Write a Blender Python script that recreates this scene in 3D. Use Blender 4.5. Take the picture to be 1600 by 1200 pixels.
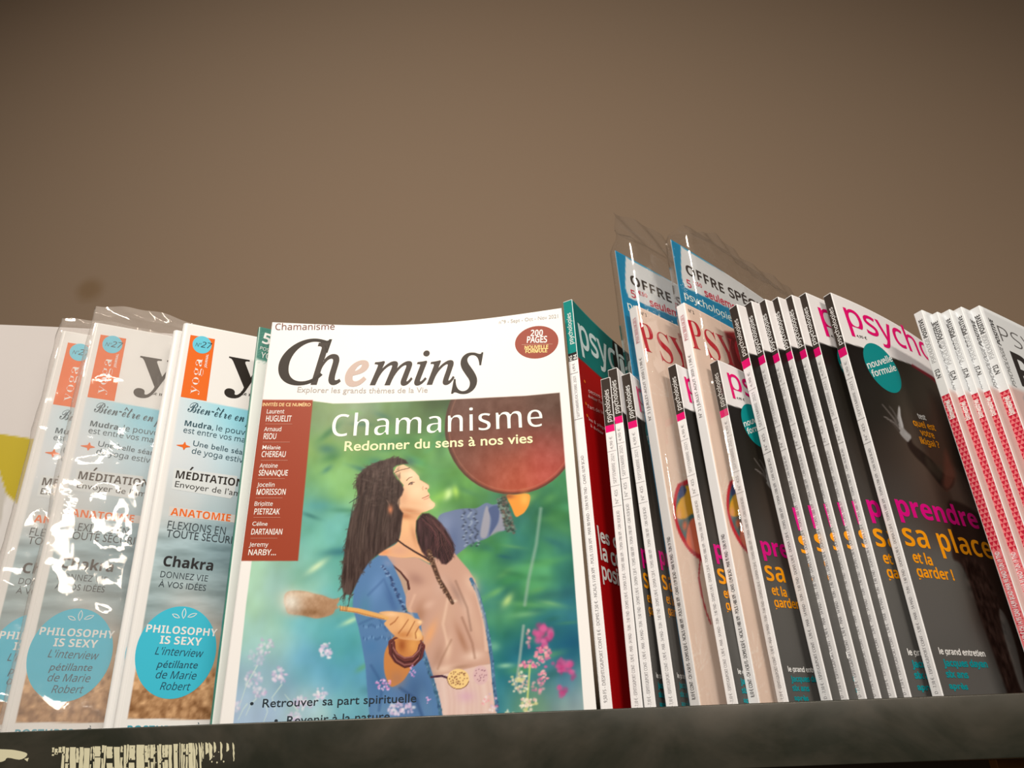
import bpy, bmesh, math, os, random, unicodedata
import numpy as np
from mathutils import Matrix, Vector

for o in list(bpy.data.objects):
    bpy.data.objects.remove(o)
SC = bpy.context.scene
COL = SC.collection
R = math.radians

# ------------------------------------------------------------------ camera, world, lights, exposure
F0 = 1200.0                                   # focal length in pixels of the 1600 px wide frame
PITCH, ROLL = R(25.0), R(2.22)
CAM = np.array([0.0, -0.463, -0.0148])
FW = np.array([0, math.cos(PITCH), math.sin(PITCH)])
V0 = np.array([0, -math.sin(PITCH), math.cos(PITCH)])
XR = np.array([1.0, 0, 0])
RT = XR * math.cos(ROLL) - V0 * math.sin(ROLL)
UP = V0 * math.cos(ROLL) + XR * math.sin(ROLL)
cd = bpy.data.cameras.new('camera')
cd.sensor_width = 36.0
cd.lens = 36.0 * F0 / 1600.0
cd.clip_start = 0.01
co = bpy.data.objects.new('camera', cd)
COL.objects.link(co)
co.matrix_world = Matrix(((RT[0], UP[0], -FW[0], CAM[0]), (RT[1], UP[1], -FW[1], CAM[1]), (RT[2], UP[2], -FW[2], CAM[2]), (0, 0, 0, 1)))
SC.camera = co
SC.cycles.transparent_max_bounces = 24

SC.view_settings.view_transform = 'Standard'
SC.view_settings.look = 'None'
SC.view_settings.gamma = 1.0
SC.view_settings.use_curve_mapping = False
SC.view_settings.exposure = 0.0

w = bpy.data.worlds.new('world')
SC.world = w
w.use_nodes = True
w.node_tree.nodes['Background'].inputs[0].default_value = (1.0, 0.80, 0.64, 1)
w.node_tree.nodes['Background'].inputs[1].default_value = 0.07


def area(name, loc, aim, sx, sy, power, color=(1.0, 0.86, 0.72), spread=180):
    l = bpy.data.lights.new(name, 'AREA')
    l.shape = 'RECTANGLE'
    l.size, l.size_y = sx, sy
    l.energy = power
    l.color = color
    l.spread = R(spread)
    o = bpy.data.objects.new(name, l)
    COL.objects.link(o)
    o.location = loc
    o.rotation_euler = (Vector(aim) - Vector(loc)).to_track_quat('-Z', 'Y').to_euler()
    return o


# shop luminaires behind and above the viewer
area('ceiling_lamp', (-0.32, -1.0, 1.15), (-0.02, 0.12, 0.06), 0.36, 0.20, 8.3, spread=104)
area('ceiling_lamp', (0.85, -1.6, 0.95), (0.3, 0, 0.0), 0.9, 0.14, 3.2, spread=70)


# ------------------------------------------------------------------ trace frame: photo position <-> print position
def proj(p):
    q = np.asarray(p) - CAM
    d = q @ FW
    return np.stack([800 + F0 * (q @ RT) / d, 600 - F0 * (q @ UP) / d], -1)


def stand(bx, top, yb, lean=4.0, zb=-0.012):
    """foot point, upward axis and height of a magazine edge seen at bx on the lip and at `top` above"""
    Uy = math.sin(R(lean))

    def f(x):
        X, Ux, H = x
        U = np.array([Ux, Uy, math.sqrt(1 - Uy * Uy - Ux * Ux)])
        B = np.array([X, yb, zb])
        return np.array([*(proj(B + H * U) - top), proj(B - zb / U[2] * U)[0] - bx]), B, U
    x = np.array([0., 0, .28])
    for _ in range(25):
        r, B, U = f(x)
        J = np.array([(f(x + e)[0] - r) / 1e-5 for e in np.eye(3) * 1e-5]).T
        x = x - np.linalg.solve(J, r)
    r, B, U = f(x)
    return B, U, x[2]


def frame(B, U, yaw):
    D = np.array([math.cos(R(yaw)), math.sin(R(yaw)), 0])
    D = D - (D @ U) * U
    D /= np.linalg.norm(D)
    Yv = np.cross(U, D)
    M = np.eye(4)
    M[:3, 0], M[:3, 1], M[:3, 2], M[:3, 3] = D, Yv, U, B
    return M


# ------------------------------------------------------------------ colours and materials
ILL = np.array([0.93, 0.75, 0.62])            # colour of the light on white paper, linear
def lin(c):
    c = np.asarray(c, float) / 255
    return np.where(c <= .04045, c / 12.92, ((c + .055) / 1.055) ** 2.4)


def alb(c):                                    # paper colour of something that reads c in the photograph
    return np.clip(lin(c) / ILL * 0.86, 0.003, 0.9)


MATS = {}


def mat(name, col, rough=0.35, spec=0.5, coat=0.0, raw=False, metal=0.0):
    if name in MATS:
        return MATS[name]
    m = bpy.data.materials.new(name)
    m.use_nodes = True
    b = m.node_tree.nodes['Principled BSDF']
    c = col if raw else alb(col)
    b.inputs['Base Color'].default_value = (*[float(v) for v in c], 1)
    b.inputs['Roughness'].default_value = rough
    b.inputs['Specular IOR Level'].default_value = spec
    b.inputs['Coat Weight'].default_value = coat
    b.inputs['Coat Roughness'].default_value = 0.12
    b.inputs['Metallic'].default_value = metal
    MATS[name] = m
    return m


def nd(m, t, **kw):
    n = m.node_tree.nodes.new(t)
    for k, v in kw.items():
        if k in n.inputs:
            n.inputs[k].default_value = v
        else:
            setattr(n, k, v)
    return n


def ink(c, rough=0.48):
    return mat('ink_%02x%02x%02x' % tuple(c), c, rough, 0.12)


def print_mat():                               # printed paper: colour comes from the painted point colours
    if 'printed_paper' in MATS:
        return MATS['printed_paper']
    m = mat('printed_paper', (255, 255, 255), 0.46, 0.10, 0.0)
    a = nd(m, 'ShaderNodeAttribute', attribute_name='print')
    b = m.node_tree.nodes['Principled BSDF']
    m.node_tree.links.new(a.outputs['Color'], b.inputs['Base Color'])
    return m


def page_mat():
    if 'page_edges' in MATS:
        return MATS['page_edges']
    m = mat('page_edges', (225, 208, 192), 0.8, 0.2)
    b = m.node_tree.nodes['Principled BSDF']
    tc = nd(m, 'ShaderNodeTexCoord')
    wv = nd(m, 'ShaderNodeTexNoise', Scale=1.0, Detail=2.0)
    mp = nd(m, 'ShaderNodeMapping')
    mp.inputs['Scale'].default_value = (30, 4000, 30)
    cr = nd(m, 'ShaderNodeValToRGB')
    cr.color_ramp.elements[0].color = (.30, .27, .24, 1)
    cr.color_ramp.elements[1].color = (.78, .74, .70, 1)
    cr.color_ramp.elements[0].position = .3
    cr.color_ramp.elements[1].position = .65
    L = m.node_tree.links.new
    L(tc.outputs['Object'], mp.inputs['Vector'])
    L(mp.outputs[0], wv.inputs['Vector'])
    L(wv.outputs[0], cr.inputs[0])
    L(cr.outputs[0], b.inputs['Base Color'])
    return m


def link(name, me, m, parent=None, smooth=False):
    o = bpy.data.objects.new(name, me)
    COL.objects.link(o)
    if m is not None:
        me.materials.append(m)
    if smooth:
        me.polygons.foreach_set('use_smooth', [True] * len(me.polygons))
    if parent is not None:
        o.parent = parent
    return o


def mesh(name, v, f):
    me = bpy.data.meshes.new(name)
    me.from_pydata([tuple(map(float, p)) for p in v], [], [tuple(map(int, q)) for q in f])
    me.update()
    return me


def thing(name, label, cat, M=None, group=None):
    o = bpy.data.objects.new(name, None)
    COL.objects.link(o)
    o.empty_display_size = 0.02
    if M is not None:
        o.matrix_world = Matrix(M.tolist())
    o['label'], o['category'] = label, cat
    if group:
        o['group'] = group
    return o


def copy_thing(src, M, label, scale=(1, 1, 1), group=None):
    def rec(s, par):
        c = s.copy()
        COL.objects.link(c)
        c.parent = par
        for ch in list(s.children):
            rec(ch, c)
        return c
    r = rec(src, None)
    M2 = M.copy()
    M2[:3, :3] = M2[:3, :3] @ np.diag(scale)
    r.matrix_world = Matrix(M2.tolist())
    r['label'] = label
    if group:
        r['group'] = group
    return r


# ------------------------------------------------------------------ lettering
FD = bpy.utils.system_resource('DATAFILES', path='fonts')
try:
    FONT = bpy.data.fonts.load(os.path.join(FD, 'NotoSansMath-Regular.woff2'))
except Exception:
    FONT = None


def style(s, kind):
    if FONT is None or kind == 'plain':
        return s
    A, a, d = {'bold': (0x1D5D4, 0x1D5EE, 0x1D7EC), 'serifbold': (0x1D400, 0x1D41A, 0x1D7CE), 'serifit': (0x1D434, 0x1D44E, None),
               'serifbi': (0x1D468, 0x1D482, None), 'script': (0x1D4D0, 0x1D4EA, None)}[kind]
    out = ''
    for ch in unicodedata.normalize('NFD', s):
        if 'A' <= ch <= 'Z':
            out += chr(A + ord(ch) - 65)
        elif 'a' <= ch <= 'z':
            out += chr(0x210E) if (kind == 'serifit' and ch == 'h') else chr(a + ord(ch) - 97)
        elif ch.isdigit() and d:
            out += chr(d + ord(ch) - 48)
        else:
            out += ch
    return out


GC = {}


def glyphs(s, kind='plain', off=0.0, res=3):
    key = (s, kind, off, res)
    if key in GC:
        return GC[key]
    c = bpy.data.curves.new('lettering', 'FONT')
    acc = any(ord(ch) > 126 for ch in s)
    if acc and kind == 'bold':
        off += 0.016
    c.body = s if (acc and kind in ('plain', 'bold')) else style(s, kind)
    if FONT and not (acc and kind in ('plain', 'bold')):
        c.font = FONT
    c.resolution_u = res
    c.offset = off
    o = bpy.data.objects.new('lettering', c)
    me = o.to_mesh()
    n = len(me.vertices)
    v = np.empty(n * 3)
    me.vertices.foreach_get('co', v)
    v = v.reshape(-1, 3)[:, :2].copy()
    f = [tuple(p.vertices) for p in me.polygons]
    o.to_mesh_clear()
    bpy.data.objects.remove(o)
    bpy.data.curves.remove(c)
    GC[key] = (v, f)
    return GC[key]


CAPH = glyphs('H')[0][:, 1].max()
CAPH2 = glyphs('\u00c9')[0][:, 1].max() * 0.80


class Layer:
    """flat print gathered per ink: 2-D polygons in print coordinates"""
    def __init__(s):
        s.d = {}

    def add(s, c, v, f, lay=1):
        V, Fs = s.d.setdefault((tuple(c), lay), ([], []))
        b = sum(len(q) for q in V)
        V.append(np.asarray(v, float))
        Fs += [tuple(i + b for i in q) for q in f]

    def build(s, surf, parent, maxlen=0.006, name='lettering', rough=.48):
        for (c, lay), (V, Fs) in s.d.items():
            v = np.concatenate(V)
            me = mesh(name, np.column_stack([v, np.zeros(len(v))]), Fs)
            bm = bmesh.new()
            bm.from_mesh(me)
            bmesh.ops.triangulate(bm, faces=bm.faces[:])
            for _ in range(4):
                es = [e for e in bm.edges if e.calc_length() > maxlen]
                if not es:
                    break
                bmesh.ops.subdivide_edges(bm, edges=es, cuts=1)
                bmesh.ops.triangulate(bm, faces=bm.faces[:])
            P = np.array([q.co[:2] for q in bm.verts])
            S = surf(P[:, 0], P[:, 1], 0.00007 * lay)
            for q, p in zip(bm.verts, S):
                q.co = p
            bm.to_mesh(me)
            bm.free()
            link(name if lay > 1 else 'printed_panel', me, ink(c, rough), parent)


# ------------------------------------------------------------------ magazine geometry
class Mag:
    def __init__(s, W, H, T, M, A=0.0, S=0.0, r=0.0006, pu=2.0, pv=1.5, base=0.25):
        s.W, s.H, s.T, s.M, s.A, s.S, s.r, s.pu, s.pv, s.base = W, H, T, M, A, S, r, pu, pv, base

    def b(s, u, v):
        u = np.clip(np.asarray(u, float) / s.W, 0, 1)
        v = np.clip(np.asarray(v, float) / s.H, 0, 1)
        return s.A * u ** s.pu * (s.base + (1 - s.base) * v ** s.pv) + s.S * np.sin(math.pi * u) * v ** 3

    def front(s, u, v, off=0.0):
        return np.stack([u, s.b(u, v) - off, v], -1)

    def spine(s, a, v, off=0.0):               # a runs from the back edge to the front edge
        return np.stack([np.zeros_like(a) - off, s.T - a, v], -1)

    def world(s, L):
        return L @ s.M[:3, :3].T + s.M[:3, 3]

    def px(s, uv, face='front'):
        uv = np.atleast_2d(uv)
        return proj(s.world(getattr(s, face)(uv[:, 0], uv[:, 1])))

    def inv(s, pts, face='front'):
        p = np.atleast_2d(np.asarray(pts, float))
        x = np.tile([[s.W * .4, s.H * .5]] if face == 'front' else [[s.T * .5, s.H * .5]], (len(p), 1))
        e = 1e-5
        for _ in range(40):
            q = s.px(x, face)
            a = (s.px(x + [e, 0], face) - q) / e
            c = (s.px(x + [0, e], face) - q) / e
            d = p - q
            det = a[:, 0] * c[:, 1] - a[:, 1] * c[:, 0]
            du = (d[:, 0] * c[:, 1] - d[:, 1] * c[:, 0]) / det
            dv = (a[:, 0] * d[:, 1] - a[:, 1] * d[:, 0]) / det
            x = x + np.clip(np.stack([du, dv], -1), -.04, .04)
        return x

    def v_at(s, y, face='spine'):
        lo, hi = -.05, s.H * 1.1
        for _ in range(40):
            m = (lo + hi) / 2
            if s.px([[s.T * .5 if face == 'spine' else 0, m]], face)[0, 1] > y:
                lo = m
            else:
                hi = m
        return lo

    # ---- print
    def text(s, L, t, p0, p1, h, c, kind='plain', ref=None, off=0.0, shear=0.0, face='front', lay=2, res=3, uv=False, up=None):
        """letters t from photo position p0 to p1 (width of ref, or of t), capital height h pixels"""
        a, b = (np.array([p0, p1], float) if uv else s.inv([p0, p1], face))
        v, f = glyphs(t, kind, off, res)
        if len(v) == 0:
            return
        v = v.copy()
        rv = glyphs(ref, kind, off, res)[0] if ref else v
        x0, x1 = rv[:, 0].min(), rv[:, 0].max()
        e1 = (b - a) / np.linalg.norm(b - a)
        e2 = np.array([-e1[1], e1[0]]) if up is None else np.array(up, float) / np.linalg.norm(up)
        if uv:
            hh = h
        else:
            mid = (a + b) / 2
            q = s.px([mid, mid + e2 * 1e-4], face)
            hh = h / (np.linalg.norm(q[1] - q[0]) / 1e-4)
        sx = np.linalg.norm(b - a) / (x1 - x0)
        sy = hh / (CAPH2 if (kind in ('plain', 'bold') and any(ord(q) > 126 for q in t)) else CAPH)
        X = (v[:, 0] - x0) * sx + v[:, 1] * sy * shear
        Y = v[:, 1] * sy
        P = a + np.outer(X, e1) + np.outer(Y, e2)
        if face == 'front':
            P[:, 0] = np.clip(P[:, 0], .0004, s.W - .0004)
        L.add(c, P, f, lay)

    def poly(s, L, pts, c, lay=1, face='front', uv=False):
        P = np.array(pts, float) if uv else s.inv(pts, face)
        if face == 'front':
            P[:, 0] = np.clip(P[:, 0], .0003, s.W - .0003)
            P[:, 1] = np.clip(P[:, 1], .0003, s.H - .0003)
        L.add(c, P, [tuple(range(len(P)))], lay)

    def disc(s, L, cpx, hpx, c, lay=1, n=48, asp=1.0):
        o = s.inv([cpx])[0]
        q = s.px([o, o + [0, 1e-4]])
        r = hpx / (np.linalg.norm(q[1] - q[0]) / 1e-4)
        s.poly(L, [(o[0] + r * asp * math.cos(k * 2 * math.pi / n), o[1] + r * math.sin(k * 2 * math.pi / n)) for k in range(n)], c, lay, uv=True)
        return o, r

    # ---- meshes
    def cover_mesh(s, du, paint=None, y0=0.0, back=False):
        nu, nv = max(2, int(s.W / du)), max(2, int(s.H / du))
        u = np.linspace(s.r, s.W, nu + 1)
        v = np.linspace(0, s.H, nv + 1)
        U, Vv = np.meshgrid(u, v)
        U, Vv = U.ravel(), Vv.ravel()
        th = 0.00025
        y = s.b(U, Vv) - s.b(s.r, Vv) * 0 + (s.T if back else 0)
        P = np.stack([U, y, Vv], -1)
        i = np.arange(nv)[:, None] * (nu + 1) + np.arange(nu)[None, :]
        i = i.ravel()
        Q = np.stack([i, i + 1, i + nu + 2, i + nu + 1], -1)
        if back:
            Q = Q[:, ::-1]
        # turned-in rim giving the sheet its thickness
        ring = list(range(nu + 1)) + [k * (nu + 1) + nu for k in range(1, nv + 1)] + [nv * (nu + 1) + k for k in range(nu - 1, -1, -1)] + [k * (nu + 1) for k in range(nv - 1, 0, -1)]
        st = max(1, len(ring) // 160)
        n0 = len(P)
        P2 = P[ring] + [0, -th if back else th, 0]
        rq = [(ring[k], n0 + k, n0 + (k + 1) % len(ring), ring[(k + 1) % len(ring)]) for k in range(len(ring))]
        if back:
            rq = [q[::-1] for q in rq]
        allP = np.concatenate([P, P2])
        allQ = np.concatenate([Q, np.array(rq)])
        me = bpy.data.meshes.new('cover')
        me.vertices.add(len(allP))
        me.vertices.foreach_set('co', allP.astype(np.float32).ravel())
        me.loops.add(len(allQ) * 4)
        me.loops.foreach_set('vertex_index', allQ.astype(np.int32).ravel())
        me.polygons.add(len(allQ))
        me.polygons.foreach_set('loop_start', np.arange(0, len(allQ) * 4, 4, dtype=np.int32))
        me.update(calc_edges=True)
        if paint is not None:
            rgb = paint(U, Vv, (nv + 1, nu + 1))
            rgba = np.ones((len(allP), 4), np.float32)
            rgba[:len(P), :3] = rgb
            rgba[len(P):, :3] = .8
            at = me.color_attributes.new('print', 'FLOAT_COLOR', 'POINT')
            at.data.foreach_set('color', rgba.ravel())
        return me

    def strip(s, prof, nv=10):
        """sheet along the spine from a profile of (x, y) points"""
        V, Fs = [], []
        for j in range(nv + 1):
            for x, y in prof:
                V.append((x, y, s.H * j / nv))
        n = len(prof)
        for j in range(nv):
            for k in range(n - 1):
                Fs.append((j * n + k + 1, j * n + k, (j + 1) * n + k, (j + 1) * n + k + 1))
        return V, Fs

    def body(s, root, du, paint, spine_mat, cover_mat=None, back_mat=None):
        fc = link('front_cover', s.cover_mesh(du, paint), cover_mat or print_mat(), root, True)
        link('back_cover', s.cover_mesh(0.012, None, back=True), back_mat or mat('back_cover', (60, 52, 48), .35), root, True)
        r = s.r
        ry = min(r, s.T * .45)
        k = 5 if r > .001 else 3
        prof = [(r - r * math.sin(a), ry - ry * math.cos(a)) for a in np.linspace(0, math.pi / 2, k)]
        prof += [(r - r * math.cos(a), s.T - ry + ry * math.sin(a)) for a in np.linspace(0, math.pi / 2, k)]
        V, Fs = s.strip(prof)
        sp = link('spine', mesh('spine', V, Fs), spine_mat, root, r > .001)
        # page block
        nu, nv = 14, 10
        us = np.linspace(max(s.r * .7, .0004), s.W - .0006, nu + 1)
        vs = np.linspace(.0004, s.H - .0008, nv + 1)
        V, Fs = [], []
        for side in (0.0003, s.T - 0.0003):
            for v in vs:
                for u in us:
                    V.append((u, float(s.b(u, v)) + side, v))
        n = nu + 1
        m = n * (nv + 1)
        for j in range(nv):
            for i in range(nu):
                a = j * n + i
                Fs.append((a, a + 1, a + n + 1, a + n))
                Fs.append((m + a, m + a + n, m + a + n + 1, m + a + 1))
        for i in range(nu):
            Fs.append((i, m + i, m + i + 1, i + 1))
            a = nv * n + i
            Fs.append((a, a + 1, m + a + 1, m + a))
        for j in range(nv):
            a = j * n
            Fs.append((a, a + n, m + a + n, m + a))
            a = j * n + nu
            Fs.append((a, m + a, m + a + n, a + n))
        link('page_block', mesh('page_block', V, Fs), page_mat(), root)
        return fc, sp


# ------------------------------------------------------------------ numpy painting helpers (print coordinates)
def noise2(shape, cells, seed, oct=4, asp=1.0):
    rng = np.random.RandomState(seed)
    out = np.zeros(shape)
    amp = 1.0
    tot = 0
    cy, cx = cells, cells * asp
    for _ in range(oct):
        g = rng.rand(int(cy) + 3, int(cx) + 3)
        y = np.linspace(0, cy, shape[0]) + .01
        x = np.linspace(0, cx, shape[1]) + .01
        yi, xi = y.astype(int), x.astype(int)
        fy, fx = (y - yi), (x - xi)
        fy, fx = (fy * fy * (3 - 2 * fy))[:, None], (fx * fx * (3 - 2 * fx))[None, :]
        out += amp * ((g[yi][:, xi] * (1 - fx) + g[yi][:, xi + 1] * fx) * (1 - fy) + (g[yi + 1][:, xi] * (1 - fx) + g[yi + 1][:, xi + 1] * fx) * fy)
        tot += amp
        amp *= .5
        cy *= 2
        cx *= 2
    return out / tot


def smooth_closed(pts, n=6):
    P = np.array(pts, float)
    out = []
    N = len(P)
    for i in range(N):
        p0, p1, p2, p3 = P[i - 1], P[i], P[(i + 1) % N], P[(i + 2) % N]
        for t in np.arange(n) / n:
            out.append(.5 * ((2 * p1) + (-p0 + p2) * t + (2 * p0 - 5 * p1 + 4 * p2 - p3) * t * t + (-p0 + 3 * p1 - 3 * p2 + p3) * t ** 3))
    return np.array(out)


class Art:
    """paints on the points X, Y (photo positions of the cover's grid points)"""
    def __init__(s, X, Y, shape, bg):
        s.X, s.Y, s.sh = X.reshape(shape), Y.reshape(shape), shape
        s.C = np.zeros(shape + (3,)) + np.asarray(bg, float)

    def mask(s, pts, soft=1.0, sm=True):
        P = smooth_closed(pts) if sm else np.array(pts, float)
        m = np.zeros(s.sh)
        x0, x1, y0, y1 = P[:, 0].min() - 4 - soft * 2, P[:, 0].max() + 4 + soft * 2, P[:, 1].min() - 4 - soft * 2, P[:, 1].max() + 4 + soft * 2
        sel = (s.X > x0) & (s.X < x1) & (s.Y > y0) & (s.Y < y1)
        if not sel.any():
            return m
        x, y = s.X[sel], s.Y[sel]
        ins = np.zeros(len(x), bool)
        dist = np.full(len(x), 1e9)
        A, B = P, np.roll(P, -1, 0)
        for (ax, ay), (bx, by) in zip(A, B):
            if ay != by:
                c = ((ay > y) != (by > y)) & (x < (bx - ax) * (y - ay) / (by - ay) + ax)
                ins ^= c
            dx, dy = bx - ax, by - ay
            L = dx * dx + dy * dy + 1e-9
            t = np.clip(((x - ax) * dx + (y - ay) * dy) / L, 0, 1)
            np.minimum(dist, (x - ax - t * dx) ** 2 + (y - ay - t * dy) ** 2, out=dist)
        d = np.sqrt(dist) * np.where(ins, 1, -1)
        m[sel] = np.clip(.5 + d / (2 * soft), 0, 1)
        return m

    def mix(s, m, c):
        m = m[..., None]
        s.C = s.C * (1 - m) + np.asarray(c, float) * m

    def fill(s, pts, c, soft=1.0, sm=True, a=1.0):
        m = s.mask(pts, soft, sm) * a
        s.mix(m, c)
        return m

    def line(s, pts, wd, c, soft=.8, a=1.0):
        P = np.array(pts, float)
        dist = np.full(s.sh, 1e9)
        w0 = wd if np.iterable(wd) else (wd, wd)
        n = len(P) - 1
        W = np.full(s.sh, float(w0[0]))
        for k in range(n):
            (ax, ay), (bx, by) = P[k], P[k + 1]
            sel = (s.X > min(ax, bx) - 20) & (s.X < max(ax, bx) + 20) & (s.Y > min(ay, by) - 20) & (s.Y < max(ay, by) + 20)
            x, y = s.X[sel], s.Y[sel]
            dx, dy = bx - ax, by - ay
            t = np.clip(((x - ax) * dx + (y - ay) * dy) / (dx * dx + dy * dy + 1e-9), 0, 1)
            d = np.hypot(x - ax - t * dx, y - ay - t * dy)
            better = d < dist[sel]
            q = dist[sel]
            q[better] = d[better]
            dist[sel] = q
            q = W[sel]
            q[better] = (w0[0] + (w0[1] - w0[0]) * (k + t[better]) / n)
            W[sel] = q
        s.mix(np.clip((W / 2 - dist) / soft + .5, 0, 1) * a, c)

    def glow(s, x, y, rx, ry, c, a=1.0, ang=0.0, p=2.0):
        ca, sa = math.cos(R(ang)), math.sin(R(ang))
        dx, dy = s.X - x, s.Y - y
        X = (dx * ca + dy * sa) / rx
        Y = (-dx * sa + dy * ca) / ry
        s.mix(np.exp(-(X * X + Y * Y) ** (p / 2)) * a, c)

    def rbf(s, pts, sig):
        num = np.zeros(s.sh + (3,))
        den = np.zeros(s.sh) + 1e-9
        for x, y, c in pts:
            w_ = np.exp(-((s.X - x) ** 2 + (s.Y - y) ** 2) / (2 * sig * sig)) + 1e-5
            num += w_[..., None] * np.array(c, float)
            den += w_
        return num / den[..., None]

    def out(s):
        c = np.clip(s.C, 0, 255)
        return alb(c).reshape(-1, 3)


# ------------------------------------------------------------------ the setting
def quad_box(V, Fs, x0, x1, y0, y1, z0, z1):
    n = len(V)
    V += [(x, y, z) for z in (z0, z1) for y in (y0, y1) for x in (x0, x1)]
    Fs += [tuple(n + i for i in q) for q in ((0, 2, 3, 1), (4, 5, 7, 6), (0, 1, 5, 4), (2, 6, 7, 3), (0, 4, 6, 2), (1, 3, 7, 5))]


def box_obj(name, b, m, parent=None, bevel=0.0):
    V, Fs = [], []
    quad_box(V, Fs, *b)
    me = mesh(name, V, Fs)
    if bevel:
        bm = bmesh.new()
        bm.from_mesh(me)
        bmesh.ops.bevel(bm, geom=bm.edges[:], offset=bevel, segments=3, affect='EDGES', profile=.5)
        bm.to_mesh(me)
        bm.free()
    return link(name, me, m, parent, bevel > 0)


def wall_mat():
    m = mat('painted_wall', (138, 114, 93), 0.75, 0.25)
    b = m.node_tree.nodes['Principled BSDF']
    L = m.node_tree.links.new
    tc = nd(m, 'ShaderNodeTexCoord')
    n1 = nd(m, 'ShaderNodeTexNoise', Scale=2.2, Detail=3.0)
    mx = nd(m, 'ShaderNodeMix', data_type='RGBA')
    c = WALLC
    mx.inputs[6].default_value = (*[float(x) for x in c * [1.03, .97, .93]], 1)
    mx.inputs[7].default_value = (*[float(x) for x in c * [.99, 1.0, 1.0]], 1)
    L(tc.outputs['Object'], n1.inputs['Vector'])
    L(n1.outputs[0], mx.inputs[0])
    # an old scuff on the paint above the yoga magazines
    vm = nd(m, 'ShaderNodeVectorMath', operation='DISTANCE')
    vm.inputs[1].default_value = STAIN
    n2 = nd(m, 'ShaderNodeTexNoise', Scale=38.0, Detail=5.0)
    ma = nd(m, 'ShaderNodeMath', operation='MULTIPLY_ADD')
    ma.inputs[1].default_value = 0.028
    L(n2.outputs[0], ma.inputs[0])
    L(tc.outputs['Object'], vm.inputs[0])
    L(vm.outputs['Value'], ma.inputs[2])
    cr = nd(m, 'ShaderNodeValToRGB')
    cr.color_ramp.elements[0].color = (.80, .72, .58, 1)
    cr.color_ramp.elements[1].color = (1, 1, 1, 1)
    cr.color_ramp.elements[0].position = .022
    cr.color_ramp.elements[1].position = .034
    L(ma.outputs[0], cr.inputs[0])
    mu = nd(m, 'ShaderNodeMix', data_type='RGBA', blend_type='MULTIPLY')
    mu.inputs[0].default_value = 1
    L(mx.outputs[2], mu.inputs[6])
    L(cr.outputs[0], mu.inputs[7])
    L(mu.outputs[2], b.inputs['Base Color'])
    n3 = nd(m, 'ShaderNodeTexNoise', Scale=350.0, Detail=2.0)
    bp = nd(m, 'ShaderNodeBump', Strength=0.05, Distance=0.001)
    L(tc.outputs['Object'], n3.inputs['Vector'])
    L(n3.outputs[0], bp.inputs['Height'])
    L(bp.outputs[0], b.inputs['Normal'])
    return m


WALL_Y = 0.30
WALLC = np.array([0.205, 0.160, 0.118])


def ray_plane_y(px, py, y):
    d = FW * F0 + RT * (px - 800) + UP * (600 - py)
    return CAM + d * (y - CAM[1]) / d[1]


STAIN = tuple(float(q) for q in ray_plane_y(140, 452, WALL_Y))
V, Fs = [], []
quad_box(V, Fs, -2.2, 2.2, WALL_Y, WALL_Y + .08, -1.2, 1.9)
wall = link('wall_back', mesh('wall_back', V, Fs), wall_mat())
wall['kind'] = 'structure'


def lip_mat():
    m = mat('shelf_enamel', (60, 62, 54), 0.3, 0.5)
    b = m.node_tree.nodes['Principled BSDF']
    L = m.node_tree.links.new
    tc = nd(m, 'ShaderNodeTexCoord')
    mp = nd(m, 'ShaderNodeMapping')
    mp.inputs['Scale'].default_value = (14, 14, 22)
    n1 = nd(m, 'ShaderNodeTexNoise', Scale=1.0, Detail=5.0, Roughness=.6)
    n1.inputs['Distortion'].default_value = .6
    cr = nd(m, 'ShaderNodeValToRGB')
    e = cr.color_ramp.elements
    e[0].position, e[1].position = .42, .72
    e[0].color = (.017, .020, .014, 1)
    e[1].color = (.050, .047, .037, 1)
    L(tc.outputs['Object'], mp.inputs[0])
    L(mp.outputs[0], n1.inputs['Vector'])
    L(n1.outputs[0], cr.inputs[0])
    L(cr.outputs[0], b.inputs['Base Color'])
    n2 = nd(m, 'ShaderNodeTexNoise', Scale=60.0, Detail=4.0)
    mr = nd(m, 'ShaderNodeMapRange')
    mr.inputs[3].default_value, mr.inputs[4].default_value = .22, .5
    L(tc.outputs['Object'], n2.inputs['Vector'])
    L(n2.outputs[0], mr.inputs[0])
    L(mr.outputs[0], b.inputs['Roughness'])
    bp = nd(m, 'ShaderNodeBump', Strength=0.12, Distance=0.0006)
    L(n2.outputs[0], bp.inputs['Height'])
    L(bp.outputs[0], b.inputs['Normal'])
    return m


LIPM = lip_mat()
shelf = thing('magazine_shelf', 'dark grey-green enamelled metal shelf carrying the magazines, cream paint patch worn through at one end', 'shelf')
box_obj('shelf_board', (-1.4, 1.4, -0.0040, WALL_Y - .001, -0.0140, -0.0125), LIPM, shelf, 0.0003)
box_obj('front_lip', (-1.4, 1.4, -0.0065, -0.0040, -0.0318, 0.0), LIPM, shelf, 0.0007)
box_obj('lip_return', (-1.4, 1.4, -0.0045, 0.012, -0.0318, -0.0308), LIPM, shelf, 0.0003)
box_obj('bracket', (-0.9, -0.88, 0.02, WALL_Y - .001, -0.06, -0.0142), LIPM, shelf, 0.0005)
box_obj('bracket', (0.88, 0.90, 0.02, WALL_Y - .001, -0.06, -0.0142), LIPM, shelf, 0.0005)

# worn patch: cream undercoat showing between torn strips of the dark film
rnd = random.Random(4)
LY = -0.0065


def lip_uv(px, py):
    p = ray_plane_y(px, py, LY)
    return p[0], p[2]


V, Fs = [], []


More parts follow.
